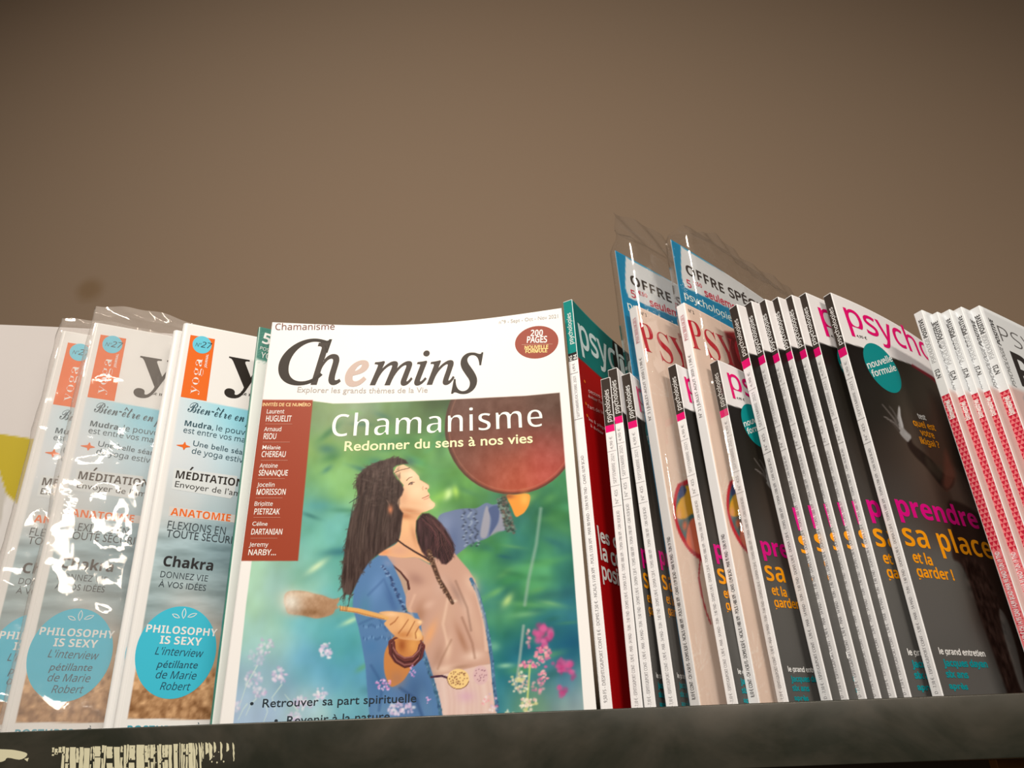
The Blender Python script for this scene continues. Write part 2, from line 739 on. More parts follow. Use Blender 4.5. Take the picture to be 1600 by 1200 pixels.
def flake(pts):
    n = len(V)
    for x, z in pts:
        V.append((x, LY - 0.00008, z))
    for x, z in pts:
        V.append((x, LY + 0.0001, z))
    k = len(pts)
    Fs.append(tuple(range(n, n + k)))
    for i in range(k):
        Fs.append((n + i, n + k + i, n + k + (i + 1) % k, n + (i + 1) % k))


x = 82.0
while x < 372:
    dens = 1.0 if x < 312 else .45
    gap = rnd.choice([.6, 1.0, 1.6, 2.6]) if x > 100 else 1.2
    wd = rnd.choice([2.0, 3.0, 4.5, 6.0, 9.0, 12.0]) * (1 if x < 215 else .55)
    if x > 330:
        wd, gap = rnd.uniform(2, 4), rnd.uniform(5, 9)
    top = 1168 - (x - 82) * .034 + rnd.uniform(-1, 2.5)
    bot = 1238 if x < 312 else 1168 + rnd.uniform(6, 22)
    if x < 92:
        bot = top + rnd.uniform(6, 12)
    sl = rnd.uniform(-2, 1) - (x - 200) * .012 * -1
    segs = [(top, bot)]
    if rnd.random() < .5 and x < 312:
        c = rnd.uniform(1175, 1192)
        segs = [(top, c), (c + rnd.uniform(1.5, 9), bot)]
    for (a, b_) in segs:
        n = 7
        Lf, Rg = [], []
        for i in range(n + 1):
            y = a + (b_ - a) * i / n
            dx = sl * (y - 1166) / 40
            tp = 1 if (i not in (0, n) or x < 300) else .25
            Lf.append(lip_uv(x + dx + rnd.uniform(-.35, .35), y))
            Rg.append(lip_uv(x + dx + max(.8, wd * tp + rnd.uniform(-.8, .6)), y))
        flake(Lf + Rg[::-1])
    x += wd + gap
flake([lip_uv(a, b_) for a, b_ in smooth_closed([(-30, 1172), (10, 1171), (28, 1173), (42, 1177), (40, 1183), (30, 1187), (12, 1184), (4, 1190), (-30, 1192)], 3)])
flake([lip_uv(a, b_) for a, b_ in [(38, 1186), (45, 1184), (43, 1190)]])
for _ in range(26):
    a, b_ = rnd.uniform(80, 350), rnd.uniform(1168, 1200)
    q = rnd.uniform(.6, 1.6)
    flake([lip_uv(a + q * math.cos(t), b_ + q * math.sin(t) * 1.2) for t in (0, 1.2, 2.2, 3.3, 4.4, 5.4)])
fl = link('worn_paint_patch', mesh('worn_paint_patch', V, Fs), mat('cream_undercoat', (214, 196, 156), .6), shelf)
fl['kind'] = 'stuff'
fl['label'] = 'cream undercoat in torn vertical streaks'

# the shelf below with one magazine standing on it
low = thing('lower_shelf', 'lower metal shelf mostly hidden beneath the grey-green shelf lip', 'shelf')
box_obj('shelf_board', (-1.4, 1.4, 0.02, WALL_Y - .001, -0.372, -0.368), LIPM, low, 0.0003)
box_obj('front_lip', (-1.4, 1.4, 0.017, 0.02, -0.39, -0.356), LIPM, low, 0.0005)
Bm = np.array([0.2674, 0.024, -0.368])
lm = Mag(.2, 0.3346, .006, frame(Bm, np.array([0.02, math.sin(R(3)), math.cos(R(3))]) / 1.0002, 12), A=.01)
t = thing('magazine', 'orange-brown magazine just peeking out below the shelf lip', 'magazine', lm.M)
lm.body(t, .01, None, mat('tan_spine', (190, 120, 60), .4), mat('tan_cover', (190, 120, 60), .4))


def place(bx, top, yb, yaw, W, T, r=.0006, lean=4.0, H=None, **k):
    B, U, h = stand(bx, top, yb, lean)
    M = frame(B, U, yaw)
    # the traced corner is the front edge of the spine
    return Mag(W, h, T, M, r=r, **k)


def report(n, m, left=None):
    if os.environ.get('MAGDBG'):
        a = m.px([[0, m.H]], 'spine')[0]
        b = m.px([[0, .012]], 'spine')[0]
        c = m.px([[m.W, m.H], [m.W, .012]])
        print('MAG', n, 'H %.3f' % m.H, 'spineL top', a.round(0), 'bot', b.round(0), 'fore', c.round(0).tolist())


WHITE = (236, 220, 206)


def plain_paint(c):
    a = alb(c)
    return lambda U, Vv, sh: np.tile(a, (len(U), 1))


# ------------------------------------------------------------------ far left magazine
mg = place(-178, (-72, 505), .03, 22, .21, .006, A=.012)
report('left', mg)


def paint_left(U, Vv, sh):
    p = mg.px(np.stack([U, Vv], -1))
    a = Art(p[:, 0], p[:, 1], sh, (198, 180, 168))
    a.fill([(-200, 660), (-60, 672), (0, 678), (40, 684), (80, 690), (90, 730), (60, 775), (30, 790), (10, 772), (-2, 735), (-20, 700), (-200, 690)], (176, 146, 10), 1.0, False)
    a.fill([(-200, 690), (-20, 700), (-2, 735), (10, 772), (8, 900), (-40, 1300), (-300, 1300)], (180, 165, 150), 1.2, False)
    a.fill([(10, 772), (30, 790), (90, 740), (90, 1300), (-100, 1300)], (206, 190, 178), 1.0, False)
    return a.out()


t = thing('magazine', 'pale pinkish grey magazine with an olive yellow patch, cut by the left frame edge', 'magazine', mg.M)
mg.body(t, .0014, paint_left, mat('grey_white_spine', (205, 190, 178), .4))


# ------------------------------------------------------------------ yoga magazines
def yoga_mag(bx, top, yb=.02, yaw=27, T=.006):
    return place(bx, top, yb, yaw, .21, T, r=.0028, A=.012, pu=1.6, base=.35)


y3 = yoga_mag(176, (287, 504))
report('yoga3', y3)


def paint_yoga(U, Vv, sh):
    p = y3.px(np.stack([U, Vv], -1))
    X, Y = p[:, 0].reshape(sh), p[:, 1].reshape(sh)
    a = Art(p[:, 0], p[:, 1], sh, WHITE)
    col = a.rbf([(290, 640, (222, 212, 205)), (330, 640, (160, 205, 208)), (380, 650, (140, 198, 205)), (450, 660, (140, 198, 205)), (280, 700, (225, 212, 203)), (310, 680, (200, 208, 206)),
                 (370, 720, (190, 205, 205)), (300, 740, (205, 203, 198)), (450, 740, (185, 200, 200)), (260, 790, (205, 196, 186)), (360, 780, (175, 182, 178)), (280, 850, (155, 168, 165)), (350, 850, (140, 158, 158)), (250, 900, (160, 168, 162)),
                 (330, 920, (145, 158, 155)), (300, 960, (180, 168, 155)), (240, 960, (150, 160, 155)), (230, 1040, (190, 150, 115)), (320, 1040, (190, 150, 115))], 26)
    wv = noise2(sh, 60, 5, 4, .16)
    sea = np.clip((Y - 790) / 60, 0, 1) * np.clip((1005 - Y) / 60, 0, 1)
    col = col + ((wv - .5) * 75 * sea)[..., None]
    n = noise2(sh, 90, 8, 4, .8)
    n2 = noise2(sh, 14, 9, 3, .4)
    sand = np.array([184, 132, 88]) + ((n - .5) * 150 + (n2 - .5) * 80)[..., None] * np.array([1, .9, .75])
    ms = np.clip((Y - 1040) / 12, 0, 1)[..., None]
    col = col * (1 - ms) + sand * ms
    m = a.mask([(281.5, 620), (500, 663), (520, 900), (560, 1122), (330, 1125), (199, 1122.5), (232, 925)], .8, False)
    a.C = a.C * (1 - m[..., None]) + col * m[..., None]
    return a.out()


def yoga_print(root):
    L = Layer()
    m = y3
    OR, TQ, DK, BK, BL = (232, 100, 25), (105, 190, 200), (45, 75, 82), (40, 32, 26), (60, 178, 192)
    m.poly(L, [(297.7, 523.3), (336, 530), (322.7, 626.7), (282.3, 620)], OR)
    m.disc(L, (315.8, 538.8), 13.5, TQ, 2, asp=.88)
    m.text(L, 'N°', (305, 541), (313, 542.3), 6, (70, 95, 100), lay=3, shear=.2)
    m.text(L, '27', (313.5, 542.5), (328.5, 545), 9, (45, 50, 55), lay=3, shear=.2)
    m.text(L, 'yoga', (307.0, 617), (317, 561), 15.5, WHITE, 'serifbold', off=-.02, lay=2)
    m.text(L, 'JOURNAL', (322.5, 575), (326.0, 554), 3.6, WHITE, 'bold', lay=2)
    m.text(L, 'y', (352, 600), (412, 610), 68, BK, 'serifbold', lay=2, res=6)
    m.text(L, 'oga', (416, 611), (540, 634), 68, BK, 'serifbold', lay=2, res=6)
    m.text(L, 'Le magazine', (375.5, 616.5), (425, 625), 5.5, BK, 'serifbold')
    m.text(L, 'Bien-etre en pleine', (292.5, 643), (428, 668.5), 18, DK, 'script', off=.0, lay=2)
    m.poly(L, [(338, 641), (341.5, 636), (345, 642), (343.4, 642), (341.4, 638.6), (339.6, 641.4)], DK, 2)
    m.text(L, 'Mudra,', (288, 664.8), (333, 672), 8.3, DK, 'bold')
    m.text(L, 'le pouvoir', (337.5, 672.6), (399, 682.5), 8.3, DK, ref='le pouvoir')
    m.text(L, 'est entre vos mains', (286, 675.6), (399, 694.5), 8.3, DK)
    m.text(L, 'Une belle séance', (301, 696.4), (398, 714), 8.5, DK)
    m.text(L, 'de yoga estivale', (299, 708.3), (396, 726.5), 8.5, DK)
    c = m.inv([(288, 697)])[0]
    sp = []
    for k, (rr, ww) in enumerate([(9, 1.4), (7.5, 1.4), (12, 1.4), (7, 1.4)]):
        an = k * math.pi / 2
        d = np.array([math.cos(an), math.sin(an)])
        e = np.array([-d[1], d[0]])
        for s_, q in ((-1, .25), (-.8, 1)):
            pass
        sp += [c + (d * 1.3 - e * 1.3) * .0004 * 2, c + (d * rr - e * .5) * .00042, c + (d * rr + e * .5) * .00042]
    m.poly(L, sp, OR, 2, uv=True)
    m.poly(L, [(272, 731), (371, 744), (366, 773), (360, 779), (268, 764)], (216, 208, 198))
    m.text(L, 'MEDITATION', (274, 746.8), (379, 761), 12, BK, 'bold')
    m.poly(L, [(296, 734.5), (300, 729.5), (303, 730.2), (298.2, 735)], BK, 2)
    m.text(L, 'Envoyer de l\u2019amour', (272.7, 760.6), (398, 779), 9.5, (60, 55, 50))
    m.poly(L, [(265, 791), (420, 812), (417, 822), (263, 806)], (214, 196, 182))
    m.text(L, 'ANATOMIE', (266, 804.8), (359.5, 815), 11.5, OR, 'bold')
    m.text(L, 'FLEXIONS EN', (261, 825.3), (351.5, 835.6), 12, (55, 62, 64))
    m.text(L, 'TOUTE SÉCURITÉ', (259, 838.8), (379, 851.5), 12, (55, 62, 64))
    m.text(L, 'Chakra', (254, 884), (332, 891.6), 16, (38, 36, 36), 'bold', off=.004)
    m.text(L, 'DONNEZ VIE', (250, 901.5), (324, 908.6), 9.5, (60, 68, 70))
    m.text(L, 'À VOS IDÉES', (247.3, 916.5), (321, 923.3), 9.5, (60, 68, 70))
    m.disc(L, (276, 1017.8), 73, BL, 1, 64, .84)
    TX = (30, 70, 85)
    # small three-leaf emblem
    for cx, cy, an, ln, wd in ((287.6, 958.5, 90, 9.5, 3.6), (275, 962.5, 155, 7.5, 3.2), (300.5, 961.5, 25, 8.5, 3.2)):
        o = m.inv([(cx, cy)])[0]
        k_ = .00036
        for sgn in (1, -1):
            P, Q = [], []
            for i in range(9):
                tt = -1 + i / 4
                for arr, wq in ((P, wd), (Q, wd - 1.3)):
                    lx, ly = tt * (ln if arr is P else ln - 1.5), sgn * wq * (1 - tt * tt)
                    arr.append(o + k_ * np.array([lx * math.cos(R(an)) - ly * math.sin(R(an)), lx * math.sin(R(an)) + ly * math.cos(R(an))]))
            m.poly(L, P + Q[::-1], WHITE, 2, uv=True)
    m.text(L, 'PHILOSOPHY', (227.5, 987.5), (338.5, 994.6), 12, WHITE, 'bold')
    m.text(L, 'IS SEXY', (249, 1005.6), (314.3, 1009), 12.5, WHITE, 'bold')
    m.text(L, "L'interview", (241.7, 1022.5), (315, 1027), 12, TX, shear=.2)
    m.text(L, 'pétillante', (245, 1043), (307.5, 1044.5), 12, TX, shear=.2)
    m.text(L, 'de Marie', (242, 1059.7), (305, 1061.6), 12, TX, shear=.2)
    m.text(L, 'Robert', (249.5, 1077.7), (295, 1078.7), 12, TX, shear=.2)
    m.text(L, 'POSTURES', (197, 1147), (283, 1147), 13.5, (70, 150, 160), 'bold')
    m.text(L, 'à', (304, 1140), (311, 1140), 12, TX, shear=.2)
    L.build(m.front, root)


yt = thing('yoga_magazine', 'unwrapped yoga magazine beside the green-edged one, its orange logo box and turquoise disc sharp', 'magazine', y3.M, 'yoga magazines')
fc, sp = y3.body(yt, .0009, paint_yoga, mat('white_spine', WHITE, .35, .5))
yoga_print(yt)
# its twin right behind shows only the spine
y3b = yoga_mag(160, (271.5, 515), .026)
copy_thing(yt, y3b.M, 'yoga magazine hidden behind the unwrapped one, only its white spine edge showing', (1, 1, y3b.H / y3.H))
y2 = yoga_mag(-1, (147, 503.5), .02)
y1 = yoga_mag(-68, (96, 516), .02)
YB1, YB2 = y1, y2
report('y2', y2)
report('y1', y1)
copy_thing(yt, y2.M, 'yoga magazine in crinkled clear film, big bright glare across its orange logo box', (1, 1, y2.H / y3.H))
copy_thing(yt, y1.M, 'film-wrapped yoga magazine next to the pale one with olive yellow, mostly covered by its neighbour', (1, 1, y1.H / y3.H))

# ------------------------------------------------------------------ green-edged magazine
mt = place(329, (405, 510.5), .012, 30, .2, .0045, A=.01)
report('teal', mt, None)


def paint_teal(U, Vv, sh):
    p = mt.px(np.stack([U, Vv], -1))
    a = Art(p[:, 0], p[:, 1], sh, (226, 216, 200))
    a.fill([(380, 480), (600, 530), (600, 610), (400, 560.5)], (70, 118, 100), .7, False)
    n = noise2(sh, 9, 3, 3)
    for rr in range(3, 15, 3):
        pass
    a.fill([(396, 505), (500, 530), (500, 519), (400, 500)], (226, 216, 200), .6, False)
    Xs, Ys = a.X, a.Y
    ring = np.sin(np.hypot(Xs - 400, (Ys - 538)) * 1.6) * .5 + .5
    m = a.mask([(380, 515), (440, 520), (440, 575), (380, 560)], 1, False) * np.clip((ring - .6) * 3, 0, 1) * .5
    a.mix(m, (110, 150, 130))
    return a.out()


t = thing('magazine', 'cream magazine with green spine and corner, squeezed between the yoga and shamanism ones', 'magazine', mt.M)
mt.body(t, .0012, paint_teal, mat('green_spine', (52, 120, 98), .35))
L = Layer()
mt.text(L, '50', (409, 536), (436, 544), 17, WHITE, 'bold')
mt.text(L, 'POSTURES', (406, 546), (442, 556), 5, WHITE)
mt.text(L, 'YOGA', (407, 558.5), (440, 567), 9, WHITE)
L.build(mt.front, t)

# ------------------------------------------------------------------ the shamanism magazine, front and centre
mc = place(342, (425, 503.5), .0012, 0, .2105, .008, S=.0115, A=-.0015, r=.0005)
_r = mc.px([[mc.W, mc.H], [mc.W, .012]])
report('chem', mc)


def paint_chem(U, Vv, sh):
    p = mc.px(np.stack([U, Vv], -1))
    a = Art(p[:, 0], p[:, 1], sh, (238, 221, 207))
    X, Y = a.X, a.Y
    paper = a.C.copy()
    a.C = a.rbf([
        (500, 640, (120, 135, 90)), (560, 650, (140, 150, 112)), (610, 640, (95, 118, 78)), (660, 640, (72, 92, 52)), (480, 700, (120, 150, 82)), (520, 735, (125, 165, 92)), (600, 700, (100, 142, 78)),  # first greens include a grey-green sheen on the cover, painted into the print
        (680, 720, (88, 132, 70)), (480, 760, (100, 145, 100)), (470, 800, (92, 150, 138)), (500, 840, (105, 165, 150)), (430, 880, (150, 180, 150)), (480, 880, (122, 170, 148)), (400, 920, (158, 186, 160)),
        (420, 1000, (152, 184, 172)), (480, 960, (110, 170, 168)), (540, 950, (95, 160, 150)), (540, 1010, (92, 165, 160)), (480, 1040, (110, 165, 180)), (550, 1060, (85, 145, 175)), (420, 1060, (150, 175, 178)), (400, 1110, (165, 178, 186)),
        (480, 1110, (160, 180, 180)), (550, 1100, (110, 160, 165)), (540, 880, (85, 150, 130)), (700, 770, (88, 140, 72)), (740, 800, (105, 150, 72)), (760, 770, (78, 128, 80)), (700, 800, (105, 150, 75)), (790, 800, (60, 120, 90)),
        (880, 770, (55, 115, 75)), (860, 800, (70, 128, 72)), (870, 840, (48, 108, 86)), (820, 860, (40, 105, 92)), (780, 880, (75, 138, 75)), (820, 890, (60, 128, 78)), (880, 900, (45, 108, 92)), (780, 920, (40, 100, 102)),
        (830, 925, (72, 138, 80)), (880, 950, (40, 100, 108)), (800, 960, (90, 150, 90)), (850, 970, (60, 128, 98)), (830, 1000, (35, 108, 118)), (890, 1000, (32, 98, 112)), (780, 1010, (50, 120, 110)), (800, 1050, (38, 112, 122)),
        (880, 1060, (70, 118, 125)), (900, 1100, (140, 150, 140)), (820, 1100, (110, 140, 110)), (700, 700, (88, 130, 74)), (780, 1100, (45, 115, 125)), (600, 900, (70, 120, 110))], 24)
    # soft leafy patches
    n1, n2, n3 = noise2(sh, 9, 21, 3), noise2(sh, 16, 22, 3), noise2(sh, 12, 23, 2, 1.8)
    d = np.clip((n1 - .5) * 3.2, -1, 1)
    rgt = np.clip((X - 640) / 80, 0, 1)
    a.C += (d * (14 + 20 * rgt))[..., None] * np.array([.9, 1.0, .35]) + ((n2 - .5) * 46)[..., None] * np.array([.5, .6, .9])
    rng = random.Random(11)
    for _ in range(120):                      # blurred foliage strokes
        x, y = rng.uniform(480, 900), rng.uniform(640, 1080)
        if x < 560 and y > 900:
            continue
        lightc = rng.random() < .5
        c = rng.choice([(120, 165, 85), (95, 150, 80), (140, 180, 110), (80, 150, 100)]) if lightc else rng.choice([(35, 85, 80), (40, 95, 60), (25, 80, 95)])
        a.glow(x, y, rng.uniform(10, 26), rng.uniform(3, 8), c, rng.uniform(.25, .6), rng.uniform(-40, 30))
    for x, y, rx, ry, an, c, al in ((870, 985, 40, 22, 10, (22, 82, 98), .6), (800, 870, 34, 14, -12, (28, 84, 84), .6), (860, 930, 40, 9, -8, (26, 78, 86), .55), (740, 850, 20, 10, 0, (40, 96, 84), .5), (850, 880, 44, 7, -14, (92, 158, 86), .5), (830, 945, 46, 5, 4, (104, 160, 92), .5), (880, 825, 22, 10, 20, (84, 142, 76), .5), (820, 1015, 30, 12, 0, (24, 84, 100), .5), (690, 690, 10, 30, 10, (58, 98, 56), .5), (560, 700, 40, 14, -8, (130, 160, 92), .5), (640, 690, 30, 12, 6, (66, 112, 62), .5), (470, 930, 50, 16, -30, (165, 195, 165), .5), (520, 985, 30, 14, 0, (96, 168, 172), .5), (700, 772, 6, 9, 30, (235, 240, 175), .9), (712, 768, 5, 9, -10, (190, 215, 90), .7), (690, 775, 18, 7, -25, (150, 190, 80), .6), (495, 885, 18, 5, -35, (215, 222, 170), .8), (548, 970, 16, 4, -25, (205, 222, 165), .7),
                                    (793, 938, 6, 12, 35, (190, 205, 120), .8), (775, 925, 14, 5, -30, (120, 170, 90), .6), (820, 960, 22, 5, -6, (125, 175, 115), .6), (790, 1040, 12, 4, -4, (150, 190, 150), .8), (772, 1010, 10, 8, 0, (130, 180, 140), .6), (800, 905, 26, 7, -15, (60, 130, 70), .6),
                                    (640, 722, 10, 7, 20, (50, 75, 90), .5), (500, 790, 26, 10, 0, (70, 140, 150), .4), (480, 700, 20, 12, 0, (150, 170, 90), .4)):
        a.glow(x, y, rx, ry, c, al, an)
    a.line([(845, 795), (838, 850), (826, 905), (820, 945)], 5, (150, 165, 145), 4, .6)
    a.line([(818, 978), (812, 1030), (806, 1075)], 4.5, (165, 165, 150), 3, .7)
    # drum
    cx, cy = 800, 668
    circ = [(cx + 105 * math.cos(k * math.pi / 24), cy + 104.5 * math.sin(k * math.pi / 24)) for k in range(48)]
    dm = a.mask(circ, .9, False)
    g = a.rbf([(720, 640, (98, 62, 50)), (780, 640, (98, 60, 46)), (870, 640, (88, 58, 45)), (720, 690, (110, 62, 48)), (790, 690, (115, 62, 48)), (870, 690, (120, 60, 48)), (760, 740, (150, 72, 52)), (800, 735, (160, 72, 50)), (860, 720, (178, 75, 62)), (810, 765, (182, 82, 55)), (850, 750, (175, 72, 58)), (730, 725, (115, 65, 50))], 24)
    a.C = a.C * (1 - dm[..., None]) + (g + ((noise2(sh, 50, 31, 4) - .5) * 26)[..., None]) * dm[..., None]
    rr = np.hypot(X - cx, Y - cy)
    a.mix(dm * np.clip((rr - 99.5) / 3.5, 0, 1) * .75, (70, 45, 32))
    a.mix(dm * np.clip(1 - abs(rr - 98) / 1.2, 0, 1) * .35, (175, 120, 90))
    D = lambda pts: [(640 + x / 4.615, 600 + y / 4.615) for x, y in pts]
    Af = lambda pts: [(500 + x / 5, 690 + y / 5) for x, y in pts]
    Bf = lambda pts: [(420 + x / 5, 880 + y / 5) for x, y in pts]
    Cf = lambda pts: [(660 + x / 5, 880 + y / 5) for x, y in pts]
    # raised hand, sleeve and ribbon cuff
    a.fill(D([(700, 806), (760, 798), (860, 795), (862, 862), (832, 920), (800, 945), (765, 955), (735, 890)]), (232, 140, 52), 1.0, True)
    a.glow(*D([(830, 830)])[0], 7, 10, (250, 175, 80), .7)
    a.glow(*D([(715, 810)])[0], 9, 4, (140, 70, 45), .7)
    a.fill(D([(205, 965), (300, 915), (400, 897), (480, 895), (550, 858), (600, 870), (660, 862), (710, 900), (735, 960), (720, 1010), (690, 1055), (620, 1065), (560, 1112), (490, 1135), (430, 1160), (380, 1200), (290, 1250), (230, 1130)]), (104, 112, 136), 1.0)
    a.glow(*D([(260, 1010)])[0], 14, 16, (124, 130, 154), .8)
    a.glow(*D([(320, 1120)])[0], 8, 24, (88, 98, 128), .6)
    a.fill(D([(510, 1095), (530, 960), (555, 880), (578, 940), (575, 1030), (552, 1105)]), (166, 152, 150), 1.6, True, .75)
    a.fill(D([(580, 1090), (640, 1000), (650, 900), (690, 930), (690, 1040), (640, 1068)]), (158, 145, 146), 1.8, True, .7)
    a.fill(D([(570, 900), (640, 880), (640, 980), (600, 1060), (575, 1090), (590, 980)]), (70, 80, 112), 1.3, True, .8)
    rng = random.Random(5)
    for bx in (385, 430, 470):
        for k in range(26):
            yy = 905 + k * 10.5
            x0 = bx + 12 * math.sin(k * .9) + (k * .8)
            a.glow(*D([(x0, yy)])[0], 2.0, 1.3, rng.choice([(58, 62, 80), (150, 155, 165), (90, 98, 110), (42, 48, 60)]), .8)
    for k in range(260):
        tt = rng.random()
        x0 = 662 + 70 * tt + rng.uniform(-32, 32)
        y0 = 820 + 245 * tt + rng.uniform(-20, 16)
        a.glow(*D([(x0, y0)])[0], rng.uniform(1.2, 2.8), rng.uniform(1.0, 2.2), rng.choice([(52, 66, 58), (92, 112, 98), (38, 48, 40), (130, 140, 122), (110, 82, 70)]), .85)
    # far skirt, blouse and cardigan
    a.fill([(671, 1052), (700, 1050), (740, 1040), (769, 1036), (773, 1060), (777, 1125), (686, 1128)], (218, 178, 160), 1.0, False)
    for k in range(14):
        x0 = 678 + k * 7
        a.line([(x0, 1066), (x0 + 4, 1095), (x0 + 3, 1125)], rng.uniform(1.5, 4), rng.choice([(228, 196, 178), (205, 162, 150), (202, 156, 138)]), 4, .35)
    a.glow(728, 1088, 14, 10, (205, 150, 165), .6)
    a.fill(Af([(455, 880), (500, 855), (600, 840), (640, 905), (760, 905), (860, 960), (880, 905), (1010, 900), (1050, 870), (1100, 930), (1160, 1000), (1210, 1080), (1240, 1200)]) + [(752, 950), (762, 985), (768, 1025), (768, 1037), (745, 1041), (710, 1050), (676, 1057), (668, 1035), (652, 1000), (640, 965), (630, 935), (620, 905)], (196, 146, 122), 1.1, False)
    for x, y, rx, ry, an, c, al in ((650, 905, 14, 9, 30, (160, 112, 95), .7), (690, 915, 12, 16, 20, (205, 160, 138), .7), (662, 925, 18, 10, -35, (205, 155, 130), .6), (655, 960, 10, 20, 15, (165, 112, 84), .8), (672, 990, 7, 22, 25, (232, 155, 96), .7), (700, 960, 14, 24, 10, (205, 158, 130), .5),
                                    (715, 930, 5, 22, -30, (140, 105, 92), .6), (730, 950, 10, 26, -15, (218, 172, 146), .7), (745, 985, 8, 24, -12, (210, 162, 134), .6), (722, 1000, 5, 24, -22, (162, 108, 80), .75), (700, 1015, 6, 20, 8, (230, 185, 155), .7), (685, 1025, 8, 18, 14, (168, 120, 96), .6),
                                    (740, 1025, 16, 8, -8, (232, 190, 165), .8), (695, 1045, 18, 6, -8, (232, 190, 162), .7), (720, 1042, 14, 3, -8, (150, 105, 78), .5), (628, 898, 8, 6, 30, (215, 165, 140), .6), (737, 912, 10, 16, -30, (222, 178, 150), .7), (670, 945, 10, 6, -30, (222, 175, 150), .5)):
        a.glow(x, y, rx, ry, c, al, an)
    tk = Bf([(935, 0), (985, 30), (1040, 90), (1085, 160), (1085, 215), (1045, 280), (1010, 210), (960, 90)])
    a.fill(tk, (180, 142, 118), .8)
    a.line(Bf([(960, 10), (1030, 70), (1085, 140), (1095, 200)]), (2.5, 4), (80, 42, 36), 1)
    # cardigan, left side
    a.fill([(592, 868), (604, 868), (614, 882), (626, 908), (634, 932), (634, 956), (652, 958), (657, 970), (662, 1010), (668, 1028), (678, 1060), (684, 1090), (688, 1128), (578, 1128), (574, 1080), (571, 1040), (565, 1005), (560, 980), (551, 950), (552, 925), (560, 898), (574, 880)], (84, 116, 152), 1.0, False)
    for x, y, rx, ry, an, c, al in ((588, 920, 12, 26, 20, (104, 134, 172), .8), (570, 950, 10, 22, 5, (78, 122, 142), .7), (612, 940, 6, 22, -22, (62, 88, 130), .6), (580, 1010, 14, 12, 0, (70, 112, 150), .6), (590, 1060, 14, 26, 0, (66, 104, 140), .8), (650, 1080, 20, 30, 15, (62, 88, 122), .8), (665, 1100, 8, 26, -15, (92, 122, 150), .7), (630, 1105, 20, 20, 0, (92, 110, 145), .7), (606, 880, 8, 6, 20, (120, 132, 160), .7), (600, 1110, 22, 14, 0, (110, 140, 160), .5)):
        a.glow(x, y, rx, ry, c, al, an)
    for k in range(60):                        # crocheted edging and bands
        tt = k / 59
        x0, y0 = 596 + 38 * tt ** .8, 884 + 72 * tt
        a.glow(x0 + rng.uniform(-2.5, 2.5), y0, 1.8, 1.3, rng.choice([(42, 56, 92), (140, 158, 185), (52, 68, 104), (36, 46, 78)]), .85)
    for yb_ in (978, 997):
        for k in range(22):
            a.glow(568 + k * 2.6, yb_ + 2 * math.sin(k), 1.0, 2.2, rng.choice([(52, 82, 118), (118, 150, 182)]), .7)
    for pts in ([(657, 1012), (668, 1040), (678, 1070), (686, 1100), (690, 1125)], [(736, 905), (746, 925), (756, 960), (764, 1000), (769, 1035), (772, 1070), (777, 1110)]):
        a.line(pts, 5.5, (74, 106, 132), 1.2)
        Pn = np.array(pts, float)
        for k in range(60):
            tt = rng.random() * (len(pts) - 1)
            i = int(tt)
            q = Pn[i] + (Pn[min(i + 1, len(pts) - 1)] - Pn[i]) * (tt - i)
            a.glow(q[0] + rng.uniform(-2.6, 2.6), q[1], 1.3, 1.8, rng.choice([(45, 70, 98), (120, 150, 165), (58, 92, 108)]), .8)
    for pts, wd, c, al in (([(712, 908), (730, 950), (736, 985)], 2.5, (120, 84, 68), .55), ([(700, 935), (692, 975), (700, 1010)], 4, (236, 192, 160), .5), ([(722, 965), (738, 1005), (742, 1028)], 3, (138, 92, 70), .6), ([(648, 930), (640, 950), (648, 975)], 3, (232, 182, 150), .5), ([(705, 1000), (690, 1030), (684, 1045)], 2.5, (150, 104, 80), .6), ([(742, 915), (756, 970), (760, 1015)], 5, (232, 190, 164), .55), ([(575, 930), (600, 905), (612, 935)], 3, (66, 94, 134), .6), ([(562, 975), (590, 962), (604, 985)], 3, (60, 90, 128), .6), ([(580, 1040), (598, 1070), (592, 1110)], 4, (56, 84, 122), .6), ([(625, 1075), (650, 1092), (660, 1120)], 5, (50, 74, 110), .6)):
        a.line(pts, wd, c, 4, al)
    # belt
    a.line([(674, 1058), (690, 1056), (702, 1060)], 3.5, (70, 38, 52), 1)
    a.fill([(716 + 17 * math.cos(q / 4), 1060.5 + 15.5 * math.sin(q / 4)) for q in range(25)], (236, 190, 122), .8, False)
    a.fill([(751 + 12 * math.cos(q / 4), 1055 + 15 * math.sin(q / 4)) for q in range(25)], (212, 165, 160), 1.2, False, .8)
    for k in range(46):
        q, rr_ = rng.random() * 6.28, rng.random() ** .5
        a.glow(716 + 14 * rr_ * math.cos(q), 1060 + 13 * rr_ * math.sin(q), 1.0, .9, (110, 55, 40), .9)
        if k < 20:
            a.glow(751 + 9 * rr_ * math.cos(q), 1055 + 12 * rr_ * math.sin(q), 1.0, .9, (130, 80, 90), .8)
    a.line([(716 + 17 * math.cos(q / 4), 1060.5 + 16 * math.sin(q / 4)) for q in range(1, 14)], 1.1, (120, 70, 40), .7)
    # forearm, bracelets, fist
    a.fill(Bf([(905, 700), (950, 610), (1010, 560), (1195, 560), (1190, 650), (1140, 760), (1090, 860), (1040, 925), (960, 965), (920, 905), (900, 820)]), (196, 120, 62), 1.0)
    a.glow(*Bf([(1000, 900)])[0], 12, 12, (170, 112, 80), .7)
    a.glow(*Bf([(1130, 640)])[0], 9, 14, (222, 150, 78), .8)
    a.glow(*Bf([(1040, 640)])[0], 6, 10, (150, 72, 30), .8)
